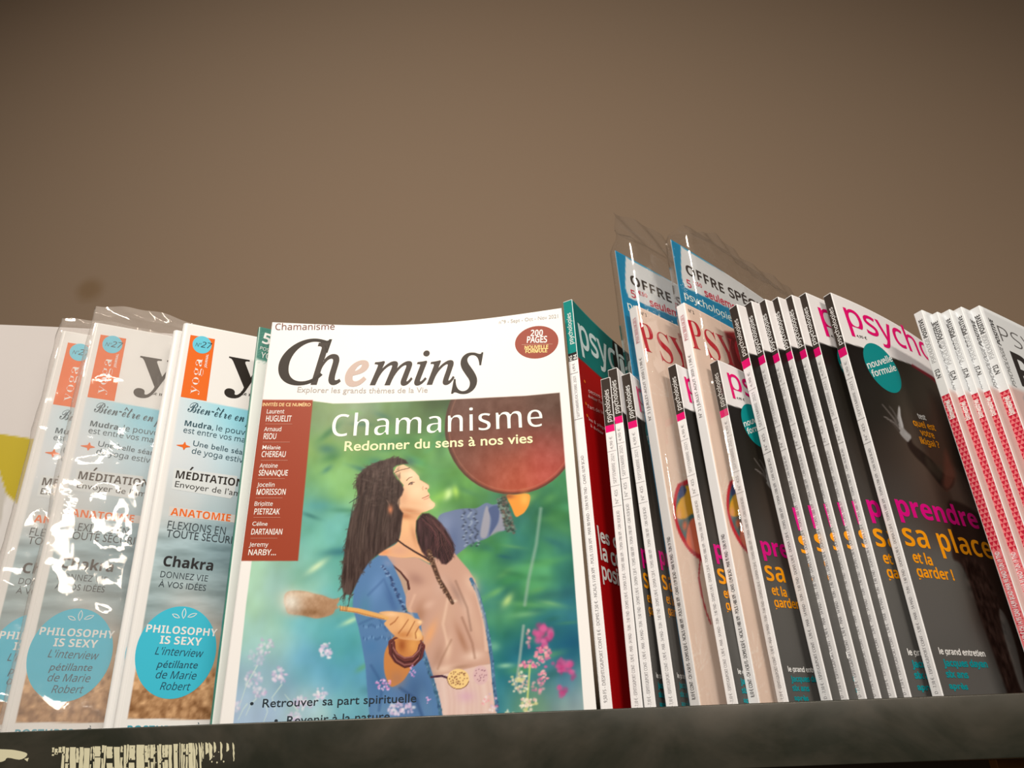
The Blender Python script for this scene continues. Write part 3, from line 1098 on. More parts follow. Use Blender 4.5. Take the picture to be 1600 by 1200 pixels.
    for dy, wdt, c in ((4, 11, (96, 44, 42)), (-4, 6, (104, 50, 44)), (-6, 1.8, (156, 96, 86)), (1, 1.8, (62, 28, 26)), (5, 1.6, (150, 92, 82)), (9, 1.8, (70, 32, 30))):
        a.line([(612, 1003 + dy * .4), (613, 1016 + dy), (620, 1027 + dy), (632, 1034 + dy), (645, 1032 + dy), (655, 1022 + dy), (659, 1008 + dy * .5)], wdt, c, 1)
    a.line([(611, 1003), (616, 998), (621, 996)], 3, (90, 42, 38), 1)
    a.line([(659, 1006), (657, 998)], 3, (110, 55, 48), 1)
    # beater
    a.fill(Bf([(545, 332), (620, 342), (700, 352), (780, 372), (900, 402), (960, 420), (950, 452), (900, 442), (840, 428), (760, 412), (680, 388), (560, 372)]), (222, 158, 88), .8, False)
    a.line(Bf([(560, 366), (690, 384), (840, 422), (900, 436)]), 1.6, (170, 105, 55), .8, .8)
    for xx in (560, 580, 598, 612):
        a.line(Bf([(xx, 330), (xx - 2, 372)]), 1.1, (120, 85, 60), .6, .8)
    a.fill(Bf([(118, 300), (125, 245), (160, 218), (230, 214), (300, 222), (350, 236), (420, 250), (480, 274), (520, 278), (550, 270), (548, 300), (532, 325), (545, 350), (520, 362), (500, 396), (440, 420), (370, 432), (310, 420), (260, 408), (200, 402), (150, 390), (132, 350)]), (176, 132, 98), 1.1)
    a.glow(*Bf([(170, 300)])[0], 17, 18, (224, 204, 182), 1.0)
    a.glow(*Bf([(205, 370)])[0], 12, 7, (196, 172, 150), .8)
    a.glow(*Bf([(270, 245)])[0], 20, 5, (222, 190, 158), .7)
    a.glow(*Bf([(330, 385)])[0], 26, 6, (130, 86, 52), .7)
    a.glow(*Bf([(440, 330)])[0], 14, 12, (165, 118, 82), .5)
    hm = a.mask(Bf([(118, 300), (125, 245), (160, 218), (230, 214), (350, 236), (480, 274), (550, 270), (532, 325), (520, 362), (440, 420), (370, 432), (260, 408), (150, 390)]), 1)
    a.C += (hm * (noise2(sh, 110, 44, 3) - .5) * 28)[..., None]
    a.fill(Bf([(862, 385), (930, 374), (1010, 382), (1090, 394), (1140, 430), (1165, 436), (1192, 452), (1190, 480), (1172, 500), (1195, 545), (1190, 600), (1100, 600), (1020, 588), (960, 545), (925, 505), (902, 470), (940, 425), (900, 405)]), (222, 158, 104), .9)
    for x, y, rx, ry, c, al in ((960, 400, 12, 4, (242, 188, 138), .8), (1040, 450, 6, 12, (238, 178, 118), .6), (1110, 470, 5, 12, (236, 175, 112), .6), (1160, 560, 7, 6, (245, 190, 120), .8), (1050, 560, 14, 6, (190, 112, 55), .7), (1180, 460, 4, 3, (248, 200, 150), .8)):
        a.glow(*Bf([(x, y)])[0], rx, ry, c, al)
    for pts in ([(1010, 420), (985, 455), (950, 480)], [(1090, 440), (1050, 500), (1015, 545)], [(1140, 455), (1105, 520), (1080, 565)], [(1172, 495), (1145, 545), (1150, 585)]):
        a.line(Bf(pts), (1.6, 2.4), (160, 92, 50), 1.4, .75)
    # neck and chest
    a.fill(Af([(600, 520), (700, 560), (790, 552), (760, 600), (748, 680), (760, 770), (820, 870), (860, 950), (760, 908), (640, 908), (520, 890), (455, 880), (520, 840), (600, 790), (630, 690)]), (226, 162, 116), 1.0)
    a.glow(*Af([(680, 640)])[0], 9, 18, (240, 178, 122), .7, 15)
    a.glow(*Af([(660, 580)])[0], 14, 5, (178, 105, 66), .8, 10)
    a.glow(*Af([(620, 850)])[0], 16, 8, (212, 150, 118), .8)
    a.glow(*Af([(735, 740)])[0], 4, 16, (188, 124, 84), .6, -15)
    a.glow(*Af([(500, 862)])[0], 8, 5, (222, 135, 85), .8)
    # face
    a.fill(Af([(575, 235), (600, 195), (650, 178), (700, 205), (742, 238), (772, 270), (780, 298), (820, 322), (850, 342), (852, 362), (838, 376), (842, 392), (853, 405), (858, 420), (852, 434), (872, 462), (896, 482), (898, 500), (882, 522), (832, 545), (782, 558), (700, 562), (640, 545), (600, 500), (600, 420), (640, 380), (655, 340), (620, 300)]), (238, 186, 142), .7, False)
    for x, y, rx, ry, an, c, al in ((700, 250, 12, 8, 30, (248, 205, 166), .8), (760, 380, 10, 10, 0, (246, 196, 152), .8), (720, 480, 18, 8, 10, (226, 168, 124), .8), (690, 540, 22, 5, 8, (192, 122, 80), .9), (650, 440, 8, 16, 0, (214, 152, 112), .8), (870, 495, 6, 5, 0, (244, 196, 154), .8), (822, 352, 5, 4, 0, (244, 190, 150), .8), (660, 220, 10, 5, 0, (222, 165, 125), .6)):
        a.glow(*Af([(x, y)])[0], rx, ry, c, al, an)
    a.line(Af([(580, 246), (630, 222), (700, 206)]), .9, (70, 50, 38), .7)
    a.line(Af([(676, 304), (695, 284), (722, 276)]), (1.4, .8), (120, 80, 58), .8, .9)
    a.line(Af([(692, 336), (706, 322), (722, 316), (738, 318)]), (1.6, .8), (82, 52, 44), .7)
    a.line(Af([(698, 334), (712, 336), (726, 330)]), 1.0, (105, 72, 62), .7, .8)
    a.glow(*Af([(716, 326)])[0], 1.6, 1.4, (66, 48, 46), .9)
    a.line(Af([(796, 444), (822, 434), (850, 420)]), (.9, 1.3), (160, 82, 66), .8)
    a.line(Af([(812, 452), (836, 446), (854, 434)]), 1.5, (208, 128, 106), 1.0, .7)
    a.line(Af([(806, 350), (800, 366), (806, 378)]), .9, (188, 122, 88), .8, .8)
    a.glow(*Af([(830, 366)])[0], 1.6, 1.0, (120, 64, 46), .8)
    a.line(Af([(782, 300), (824, 323), (852, 344)]), .9, (200, 138, 98), .7, .6)
    # hair
    hair = Af([(600, 125), (560, 128), (520, 140), (470, 152), (420, 172), (375, 192), (340, 220), (305, 255), (285, 290), (280, 330), (285, 365), (298, 430), (285, 490), (262, 545), (240, 600), (222, 680), (205, 760), (192, 850), (182, 940), (168, 1050), (170, 1130), (185, 1195), (245, 1198), (290, 1100), (330, 1020), (385, 940), (450, 885), (500, 850), (560, 810), (612, 780), (632, 700), (640, 620), (650, 560), (620, 520), (604, 480), (612, 450), (640, 420), (655, 375), (640, 330), (600, 290), (572, 245), (572, 205), (600, 185), (640, 178), (690, 172), (670, 145), (630, 128)])
    hm = a.fill(hair, (66, 46, 40), 1.3, False)
    hb = Af([(800, 562), (850, 560), (900, 592), (950, 640), (985, 690), (1015, 740), (1040, 790), (1052, 850), (1030, 920), (985, 960), (950, 955), (930, 920), (900, 905), (870, 905), (830, 905), (795, 860), (765, 790), (748, 700), (752, 620)])
    hm2 = a.fill(hb, (58, 34, 34), 1.4, False)
    st = noise2(sh, 30, 51, 4, 5.0)
    a.C += (hm * (st - .5) * 70)[..., None] * np.array([1, .9, .8])
    a.C += (hm2 * (st - .5) * 60)[..., None] * np.array([1.1, .75, .75])
    rng = random.Random(8)
    for k in range(240):                       # strands
        u0 = rng.random()
        x0, y0 = 300 + 330 * u0, 190 + 60 * rng.random() + 120 * abs(u0 - .7)
        x1, y1 = 190 + 420 * u0 * rng.uniform(.75, 1), 700 + 480 * (1 - u0) * rng.uniform(.7, 1)
        s0 = rng.uniform(0, .5)
        f = lambda q: (x0 + (x1 - x0) * q + 28 * math.sin(q * 3.1) * (-1 if u0 < .5 else .4), y0 + (y1 - y0) * q)
        a.line(Af([f(s0), f(s0 + .17), f(s0 + .34), f(s0 + .5)]), rng.uniform(.6, 1.4), rng.choice([(40, 26, 22), (104, 80, 68), (54, 38, 32), (88, 66, 56), (34, 22, 20)]), 1.4, rng.uniform(.2, .42))
    for k in range(70):
        x0, y0 = rng.uniform(770, 880), rng.uniform(570, 640)
        x1, y1 = rng.uniform(860, 1060), rng.uniform(800, 950)
        a.line(Af([(x0, y0), ((x0 + x1) / 2 + 35, (y0 + y1) / 2 - 20), (x1, y1)]), rng.uniform(.5, .9), rng.choice([(26, 14, 16), (92, 48, 50), (110, 70, 62)]), .8, .5)
    oc = np.array(hair)
    for k in range(130):                       # fuzz along the outline of the hair
        q = oc[rng.randrange(0, 26)]
        q2 = q + np.array([rng.uniform(-6, 3), rng.uniform(-3, 9)])
        a.line([q + [rng.uniform(1, 4), rng.uniform(-2, 2)], (q + q2) / 2 + [rng.uniform(-2, 0), 0], q2], rng.uniform(.6, 1.6), (72, 54, 46), 1.2, .5)
    for k in range(220):                       # curly sheen on the crown
        tt = rng.random()
        x0, y0 = 320 + 300 * rng.random(), 170 + 330 * tt
        a.glow(*Af([(x0, y0)])[0], rng.uniform(1, 3), rng.uniform(1, 2), rng.choice([(112, 90, 78), (48, 34, 28), (92, 72, 62)]), .28)
    for k in range(34):                        # loose ends at the outline
        x0, y0 = rng.choice([(235, 640), (205, 780), (190, 900), (180, 1040), (200, 1180), (240, 1180)])
        a.line(Af([(x0, y0), (x0 - rng.uniform(5, 30), y0 + rng.uniform(40, 110))]), .7, (66, 48, 40), .7, .6)
    a.line(Af([(300, 432), (262, 458), (228, 480)]), (1.2, .8), (34, 44, 46), .7)
    a.glow(*Af([(550, 530)])[0], 3.6, 6.5, (212, 122, 80), .9)
    a.line(Af([(520, 455), (540, 490), (548, 520)]), .9, (130, 96, 80), .8, .8)
    a.line(Af([(600, 765), (660, 810), (740, 860), (820, 905), (870, 940)]), (2.4, 3.2), (52, 28, 26), 1)
    # braid
    a.line(Af([(850, 860), (870, 920), (900, 1000), (930, 1080), (975, 1150), (1000, 1195)]) + [(703, 935), (707, 942)], (8, 5.5), (92, 60, 44), 1.6)
    for k in range(120):
        tt = rng.random()
        q = np.array([671, 862]) * (1 - tt) ** 2 + 2 * tt * (1 - tt) * np.array([680, 905]) + tt * tt * np.array([706, 940])
        a.glow(q[0] + rng.uniform(-3, 3), q[1] + rng.uniform(-2, 2), 1.2, .9, rng.choice([(52, 30, 24), (190, 145, 112), (120, 82, 60), (40, 22, 18)]), .8)
    a.glow(711, 939, 3, 2.2, (225, 190, 160), .8)
    # flowers
    def bunch(cx_, cy_, rx, ry, cols, n, al, sz, seed):
        q = random.Random(seed)
        for _ in range(n):
            tq, rq = q.random() * 6.28, q.random() ** .6
            a.glow(cx_ + rx * rq * math.cos(tq), cy_ + ry * rq * math.sin(tq), q.uniform(.6, 1.2) * sz, q.uniform(.6, 1.2) * sz, q.choice(cols), al, 0, 3)
    pk = [(196, 72, 122), (178, 52, 104), (212, 95, 140)]
    lp = [(226, 120, 140), (232, 140, 145), (205, 95, 135), (238, 165, 160)]
    cr = [(232, 205, 175), (238, 220, 190), (215, 165, 150), (205, 190, 130)]
    fa = [(225, 200, 208), (208, 180, 198), (235, 218, 212), (196, 160, 185)]
    bunch(848, 990, 14, 14, pk, 26, .6, 5.5, 1)
    bunch(848, 1008, 6, 8, pk, 10, .6, 4, 2)
    bunch(826, 998, 3, 14, lp, 10, .6, 3, 3)
    bunch(878, 1040, 16, 10, pk, 24, .6, 5, 4)
    bunch(892, 1052, 8, 8, pk, 8, .5, 4, 14)
    bunch(878, 1080, 7, 9, pk, 10, .55, 4, 5)
    bunch(848, 1022, 13, 12, lp, 34, .85, 3, 6)
    bunch(828, 1038, 16, 8, lp, 30, .8, 2.8, 7)
    bunch(850, 1052, 8, 12, lp, 16, .85, 2.6, 8)
    a.line([(828, 1040), (825, 1080), (822, 1120)], 3.5, (190, 190, 110), 1.5, .8)
    bunch(812, 1066, 16, 18, cr, 40, .8, 2.8, 9)
    bunch(840, 1070, 10, 14, lp, 20, .6, 3, 10)
    bunch(826, 1100, 13, 14, cr, 40, .85, 2.8, 11)
    bunch(796, 1116, 8, 6, cr, 12, .7, 2.8, 12)
    bunch(766, 1098, 14, 14, fa + lp, 20, .6, 2.2, 13)
    for k, (fx, fy, rx, ry, n, al) in enumerate([(415, 1010, 12, 14, 30, .45), (400, 1028, 14, 14, 26, .3), (510, 1016, 9, 13, 34, .7), (437, 1056, 11, 14, 34, .6), (396, 1062, 14, 14, 34, .45), (406, 1082, 10, 8, 20, .5), (500, 1084, 10, 9, 24, .6), (474, 1098, 20, 10, 40, .55), (618, 1090, 13, 12, 0, 0), (628, 1108, 22, 10, 46, .75), (370, 1100, 6, 16, 16, .4), (460, 1120, 10, 8, 20, .5)]):
        bunch(fx, fy, rx, ry, fa, n, al, 2.8, 30 + k)
    bunch(600, 1070, 13, 9, [(226, 150, 190), (240, 190, 215), (205, 120, 170)], 34, .8, 1.8, 60)
    bunch(645, 1050, 6, 12, [(205, 120, 175), (225, 160, 205)], 14, .7, 1.6, 61)
    bunch(669, 1094, 4, 6, [(225, 160, 200)], 8, .8, 1.5, 62)
    for pts in ([(372, 1110), (385, 1070), (402, 1040)], [(384, 1118), (392, 1100), (400, 1092)], [(430, 1110), (425, 1090), (440, 1070)], [(412, 1128), (418, 1112), (414, 1096)], [(445, 1085), (465, 1110)], [(372, 1125), (380, 1108), (386, 1100)]):
        a.line(pts, (1.2, 2.4), (208, 214, 190), 1.4, .5)
    # photograph frame on the white paper
    m = a.mask([(409, 626), (488, 626.5), (520, 630.5), (560, 630), (600, 628.5), (640, 627.2), (700, 624.5), (760, 621.5), (820, 618.5), (874.5, 613.5), (884.5, 745), (895, 870), (912.5, 1112), (914, 1180), (350, 1180), (364.5, 1130), (384.5, 945), (395.5, 860)], .7, False)[..., None]
    a.C = paper * (1 - m) + a.C * m
    a.fill([(409.3, 624.5), (488.8, 625), (465.7, 876.5), (375.8, 876.5)], (154, 60, 36), .7, False)
    return a.out()


ct = thing('magazine', 'shamanism magazine facing front, woman holding a drum and beater on the cover', 'magazine', mc.M)
fc, sp = mc.body(ct, .00045, paint_chem, mat('white_spine', WHITE, .35, .5))
fc['label'] = 'cover photo of a dark-haired woman raising a drum'
L = Layer()
m = mc
c3 = lambda x, y: (360 + x / 2.857, 460 + y / 2.857)
RB, INK, YL = (118, 66, 56), (42, 32, 24), (240, 205, 125)
m.text(L, 'Chamanisme', c3(200, 159), c3(465, 157), 9.8, RB, off=.004)
m.text(L, 'n°9 - Sept - Oct - Nov 2021', c3(1199, 132), c3(1463, 105), 5.6, (165, 148, 134))
m.text(L, 'C', c3(205, 400), c3(435, 398), 74, INK, 'serifit', off=.006, res=12)
m.text(L, 'h', c3(358, 401), c3(492, 399), 62, (58, 46, 38), 'serifit', off=.008, res=10)
m.text(L, 'e', c3(508, 404), c3(612, 402), 56, (196, 164, 146), 'serifit', off=.02, res=10)
m.text(L, 'min', c3(622, 403), c3(1000, 398), 56, (62, 50, 42), 'serifit', off=.008, res=10)
m.text(L, 's', c3(985, 440), c3(1122, 437), 98, (52, 42, 34), 'serifit', off=.002, res=12)
m.text(L, 'Explorer les grands thèmes de la Vie', c3(298, 437), c3(880, 438), 8.6, (176, 158, 145), off=.006)
m.disc(L, c3(1367, 213), 25.3, (150, 62, 44), 1, 48, 1.12)
m.text(L, '200', c3(1339, 187), c3(1394, 186), 10, WHITE, 'bold')
m.text(L, 'PAGES', c3(1323, 216), c3(1413, 214), 9.6, WHITE, off=.02)
m.poly(L, [c3(1300, 224), c3(1438, 221), c3(1438, 222.5), c3(1300, 225.5)], (205, 150, 120), 2)
m.text(L, 'NOUVELLE', c3(1313, 246), c3(1419, 242), 5.6, YL, off=.02)
m.text(L, 'FORMULE', c3(1317, 262), c3(1414, 258), 5.4, YL, off=.02)
m.text(L, 'INVITÉS DE CE NUMÉRO', c3(143, 499), c3(358, 500), 5.2, (240, 190, 130), 'bold', off=.004)
NM = [('Laurent', 162, 240, 532, 'HUGUELIT', 158, 271, 567, 578), ('Arnaud', 150, 226, 611, 'RIOU', 147, 203, 646, 659), ('Mélanie', 142, 223, 692, 'CHEREAU', 138, 245, 726, 740), ('Antoine', 130, 210, 774, 'SÉNANQUE', 125, 255, 809, 822),
      ('Jocelin', 118, 196, 859, 'MORISSON', 115, 245, 894, 908), ('Brigitte', 107, 188, 944, 'PIETRZAK', 105, 219, 982, 995), ('Céline', 97, 165, 1033, 'DARTANIAN', 92, 230, 1072, 1088), ('Jeremy', 83, 168, 1126, 'NARBY...', 79, 203, 1164, None)]
for a_, x0, x1, y, b_, X0, X1, Yb, ln in NM:
    m.text(L, a_, c3(x0, y), c3(x1, y), 6.6, (240, 222, 205), off=.004)
    m.text(L, b_, c3(X0, Yb), c3(X1, Yb), 9.0, (240, 222, 205), off=.008)
    if ln:
        m.poly(L, [c3(X0 - 2, ln), c3(X0 + 118, ln), c3(X0 + 118, ln + 1.8), c3(X0 - 2, ln + 1.8)], (205, 130, 105), 2)
m.text(L, 'Chamanisme', c3(450, 638), c3(1395, 592), 37, (240, 230, 212), 'bold', off=-.018, res=8)
m.text(L, 'Redonner du sens à nos vies', c3(508, 699), c3(1350, 662), 15, (240, 222, 168), off=.014, res=5)
m.text(L, '•  Retrouver sa part spirituelle', (390, 1106), (650.5, 1097), 13.5, (40, 46, 50), off=.006, res=4)
m.text(L, '•  Revenir à la nature', (428, 1133), (609, 1125), 13.5, (40, 46, 50), off=.006, res=4)
L.build(mc.front, ct)


# ------------------------------------------------------------------ psychology magazines: shared spine print
BLK, PNK, SP = (58, 46, 38), (226, 12, 98), (238, 222, 212)
PRICES = 'D - 7,10 EUR - ESP/IT/GR/PORT CONT - 5,90 EUR - MAR - 54 MAD - TUN - 7,40 TND - DOM/S 5,90 EUR - DOM/A 7,20 EUR - TOM/S 1000 XPF - TOM/A 1700 XPF - CAN 10,50 $CAD'.replace('EUR', '€')


def spine_text(m, L, t, v0, v1, h, c, kind='plain', off=0.0, a=None, lay=2):
    """reads upwards; h capital height in metres, centred across the spine"""
    a0 = (m.T / 2 + h * .5) if a is None else a
    m.text(L, t, (a0, v0), (a0, v1), h, c, kind, off=off, uv=True, lay=lay)


def rect(m, L, a0, a1, v0, v1, c, face='spine', lay=1):
    m.poly(L, [(a0, v0), (a1, v0), (a1, v1), (a0, v1)], c, lay, face, uv=True)


def psy_spine(m, root):
    L = Layer()
    T, H = m.T, m.H
    e = .0004
    k = H / .295
    vp = H - .0475 * k                         # foot of the black field
    vq = vp - .0065 * k
    rect(m, L, e, T - e * .3, vp, H - .0005, BLK)
    rect(m, L, e, T - e * .3, vq, vp, PNK)
    spine_text(m, L, 'psychologies', vp + .003 * k, H - .012 * k, T * .50, WHITE, off=.004)
    G = (168, 154, 146)
    for v in (vq - .0185 * k, vq - .0505 * k, vq - .0685 * k):
        rect(m, L, e, T - e, v, v + .0003, G, lay=2)
    spine_text(m, L, '4,90 €', vq - .0165 * k, vq - .0045 * k, T * .30, G)
    spine_text(m, L, 'SEPTEMBRE 2021', vq - .048 * k, vq - .021 * k, T * .32, G)
    spine_text(m, L, 'N° 425', vq - .066 * k, vq - .054 * k, T * .32, G)
    spine_text(m, L, PRICES, .014, vq - .0725 * k, T * .30, G)
    L.build(m.spine, root, .03)


# the seven large psychology magazines; the last shows its whole cover
TP = .0068
m7 = place(1474, (1297.5, 457), .004, 31, .215, TP, A=.034, pu=2.0, base=.25)
report('p7', m7)


def paint_psy(U, Vv, sh):
    p = m7.px(np.stack([U, Vv], -1))
    a = Art(p[:, 0], p[:, 1], sh, (80, 72, 64))
    X, Y = a.X, a.Y
    a.C = a.rbf([(1340, 560, (24, 18, 14)), (1380, 600, (28, 22, 16)), (1420, 600, (66, 58, 46)), (1450, 620, (92, 76, 62)), (1350, 640, (34, 28, 22)), (1390, 700, (44, 36, 30)), (1430, 700, (80, 64, 52)), (1460, 700, (96, 70, 56)), (1480, 650, (60, 42, 34)), (1375, 760, (62, 54, 47)),
                 (1420, 780, (70, 61, 54)), (1470, 760, (84, 58, 46)), (1400, 850, (88, 80, 73)), (1480, 900, (94, 86, 78)), (1440, 960, (92, 84, 77)), (1450, 1040, (88, 81, 74)), (1520, 1060, (90, 82, 75)), (1500, 800, (70, 48, 38)), (1560, 900, (60, 42, 34)), (1600, 1000, (70, 55, 48)), (1520, 700, (26, 18, 14)), (1600, 800, (30, 20, 16))], 30)
    C8 = lambda pts: [(1140 + x / 2.728, 760 + y / 2.728) for x, y in pts]
    H6 = lambda pts: [(1360 + x / 6, 600 + y / 6) for x, y in pts]
    # upper arm and shoulder of the figure
    a.fill(H6([(560, 110), (650, 250), (740, 480), (800, 720), (830, 870), (800, 950), (720, 1000), (660, 960), (600, 860), (560, 760), (520, 660), (540, 500), (560, 300)]), (92, 58, 44), 6, True, .55)
    a.fill(H6([(700, 850), (780, 780), (900, 900), (1000, 1080), (1060, 1200), (900, 1200), (800, 1150), (760, 1050)]), (98, 74, 62), 2.5, True, .7)
    for k in range(30):
        x0 = 900 + k * 6
        a.line(H6([(x0 - 40, 930 + k * 6), (x0 + 20, 1040 + k * 6)]), .8, (140, 112, 96) if k % 2 else (40, 26, 20), .8, .5)
    # forearm, sleeve
    a.fill(H6([(372, 498), (400, 560), (470, 620), (540, 680), (600, 740), (650, 800), (720, 860), (790, 880), (770, 960), (715, 998), (670, 965), (600, 880), (520, 780), (430, 690), (368, 610), (345, 545)]), (42, 28, 22), 1.6)
    a.fill(H6([(520, 680), (600, 740), (680, 800), (650, 890), (600, 850), (540, 780)]), (78, 62, 48), 3, True, .6)
    a.fill(H6([(700, 620), (770, 760), (800, 860), (760, 960), (716, 990), (680, 940), (690, 820)]), (122, 66, 50), 4, True, .8)
    # hand
    a.fill(H6([(262, 215), (274, 212), (280, 240), (285, 300), (300, 360), (312, 410), (345, 450), (382, 490), (355, 540), (325, 520), (285, 475), (262, 430), (258, 395), (250, 360), (252, 310)]), (150, 138, 130), .9)
    a.line(H6([(262, 400), (225, 330), (190, 285), (112, 192)]), (3.5, 1.6), (92, 80, 72), 1.0)
    a.line(H6([(258, 370), (240, 300), (205, 240), (178, 210)]), (3.2, 1.6), (80, 70, 62), 1.0)
    a.line(H6([(262, 420), (215, 360), (170, 330), (130, 305)]), (3.5, 1.7), (105, 92, 84), 1.0)
    a.line(H6([(268, 440), (225, 385), (200, 360)]), (4, 1.7), (70, 58, 50), 1.2)
    a.line(H6([(270, 225), (275, 300), (300, 400)]), (2.0, 3.5), (182, 170, 162), 1.2, .8)
    a.line(H6([(330, 470), (372, 505)]), 4, (160, 148, 140), 1.5, .7)
    # dark trunk-like leg
    a.fill(C8([(935, 60), (1060, 120), (1120, 250), (1180, 400), (1260, 560), (1330, 760), (1380, 960), (1210, 960), (1180, 870), (1120, 700), (1070, 560), (1020, 400), (985, 330), (950, 300), (945, 180)]), (50, 30, 24), 2.0)
    a.fill(C8([(1150, 525), (1180, 560), (1215, 660), (1240, 760), (1262, 870), (1240, 860), (1200, 740), (1165, 620)]), (104, 92, 84), 1.5)
    sc = noise2(sh, 70, 61, 2, 1.2)
    m = a.mask(C8([(990, 330), (1080, 340), (1180, 600), (1220, 860), (1180, 870), (1100, 640)]), 4)
    a.C += (m * (sc - .45) * 60)[..., None] * np.array([1, .8, .7])
    a.glow(1500, 700, 10, 60, (16, 10, 8), .8, -14)
    # masthead
    a.fill([(1250, 400), (1600, 400), (1600, 680), (1475, 604), (1455.5, 587.5), (1425.5, 570), (1397, 560), (1349, 543.5), (1320.3, 535)], (237, 218, 206), .6, False)
    a.fill([(1425, 568.6), (1456, 587.2), (1475, 603.5), (1600, 680), (1600, 700), (1475, 610), (1455, 592), (1424, 572)], (150, 32, 44), .9, False, .85)
    return a.out()


t7 = thing('psychology_magazine', 'psychology magazine whose dark cover with a pale raised hand is in full view', 'magazine', m7.M, 'large psychology magazines')
m7.body(t7, .0010, paint_psy, mat('spine_paper', SP, .4, .4))
psy_spine(m7, t7)
L = Layer()
m = m7
c5 = lambda x, y: (1280 + x / 6.667, 440 + y / 6.667)
c8 = lambda x, y: (1140 + x / 2.728, 760 + y / 2.728)
h6 = lambda x, y: (1360 + x / 6, 600 + y / 6)
m.text(L, 'psychologies', c5(310, 470), c5(1062, 775), 42, PNK, ref='psych', off=.006, res=8)
m.text(L, '4,90 €', c5(393, 578), c5(500, 606), 4.6, (80, 66, 60), off=.01)
TL = (0, 128, 122)
m.disc(L, c5(661, 897), 39, TL, 1, 64, 1.04)
m.text(L, 'nouvelle', c5(512, 908), c5(768, 828), 10.5, WHITE, off=.014, up=(-.2, 1))
m.text(L, 'formule', c5(560, 995), c5(808, 925), 10.5, WHITE, off=.014, up=(-.2, 1))
ORG, MAG, TQ2 = (244, 146, 12), (214, 0, 112), (0, 132, 132)
m.text(L, 'test', h6(450, 322), h6(525, 340), 9, WHITE, off=.018)
m.text(L, 'quel est', h6(408, 388), h6(616, 440), 10.5, ORG, off=.018)
m.text(L, 'votre', h6(475, 478), h6(606, 512), 10.5, ORG, off=.018)
m.text(L, 'ikigai ?', h6(475, 556), h6(655, 602), 10.5, ORG, off=.018)
m.text(L, 'prendre', c8(722, 122), c8(1068, 182), 33, MAG, 'bold', off=.006, res=6)
m.text(L, 'sa place', c8(752, 252), c8(1132, 312), 38, ORG, 'bold', off=-.004, res=6)
m.text(L, 'et la', c8(785, 322), c8(868, 337), 17, ORG, off=.02)
m.text(L, 'garder !', c8(803, 384), c8(960, 400), 17, ORG, off=.02)
m.text(L, 'le grand entretien', c8(895, 714), c8(1091, 725), 9.5, WHITE, off=.02)
m.text(L, 'jacques dayan', c8(914, 766), c8(1101, 771), 10.5, TQ2, off=.034)
m.text(L, 'six ans', c8(925, 813), c8(1020, 817), 10.5, TQ2, off=.034)
m.text(L, 'après', c8(938, 862), c8(1018, 866), 10.5, TQ2, off=.034)
L.build(m7.front, t7)

PS = [(1300, (1150.5, 475), 'psychology magazine spine touching the second film-wrapped offer, first of the large row'),
      (1326, (1173.5, 470), 'psychology magazine standing second in the large spine row, counted from the offer packs'),
      (1354, (1195, 467), 'psychology magazine third in the large spine row, two spines away from the special offer packs'),
      (1377, (1215, 463.5), 'psychology magazine at the middle of the large spine row, three spines on either side'),
      (1401, (1236.6, 460.5), 'psychology magazine two spines before the one showing its whole cover'),
      (1424, (1258.5, 456.8), 'psychology magazine with a strip of cover showing, directly behind the fully visible one')]
for k, (bx, top, lab) in enumerate(PS):
    q = place(bx, top, .006, 31 if k < 5 else 32, .215, TP)
    report('p%d' % (k + 1), q)
    copy_thing(t7, q.M, lab, (1, 1.15 if k < 5 else 1, q.H / m7.H))

# ------------------------------------------------------------------ the three small ones, and small ones lying before the packs
QP = [(1004.5, (952.5, 589), .006, 60, 'small psychology magazine whose dark spine is half hidden, touching the red special issue'),
      (1025, (963.7, 574), .0045, 59, 'small psychology magazine, white cover corner showing, middle of three beside the red issue'),
      (1059, (984.3, 582), .005, 57, 'small psychology magazine leaning at the first film-wrapped special offer, beyond the red issue')]
for bx, top, yb, yaw, lab in QP:
    q = place(bx, top, yb, yaw, .17, .0056)
    report('small', q)
    s = q.H / m7.H
    copy_thing(t7, q.M, lab, (s * .9, 1.05, s), 'small psychology magazines')
for bx, top, yb, yaw, lab in [(1153, (1055.5, 568), .0035, 43, 'small psychology magazine packed in film in front of the first peach-coloured special issue'),
                              (1232, (1121, 562), .0035, 38, 'small psychology magazine with pink letter and turquoise disc, packed with the second peach issue')]:
    q = place(bx, top, yb, yaw, .17, .0056)
    report('smallpack', q)
    s = q.H / m7.H
    copy_thing(t7, q.M, lab, (s * .95, 1.05, s), 'small psychology magazines')

# ------------------------------------------------------------------ red and teal special issue
mh = place(957, (893.5, 467.5), .006, 62, .215, .0074, A=-.028, pu=1.8, base=.3)
report('hs', mh)


def paint_hs(U, Vv, sh):
    p = mh.px(np.stack([U, Vv], -1))
    a = Art(p[:, 0], p[:, 1], sh, (172, 10, 12))
    C1 = lambda pts: [(860 + x / 6, 440 + y / 6) for x, y in pts]
    a.fill(C1([(180, 80), (700, 300), (1400, 600), (1400, 1500), (700, 1100), (505, 925), (240, 690), (200, 640)]), (0, 112, 102), .5, False)
    a.fill(C1([(575, 300), (1400, 600), (1400, 1500), (760, 1150), (640, 1050), (600, 800), (585, 700)]), (8, 16, 16), .8, False)
    a.fill([(975, 860), (982, 860), (1000, 1115), (988, 1060), (980, 1000), (974, 930)], (232, 84, 52), .8, False)
    return a.out()


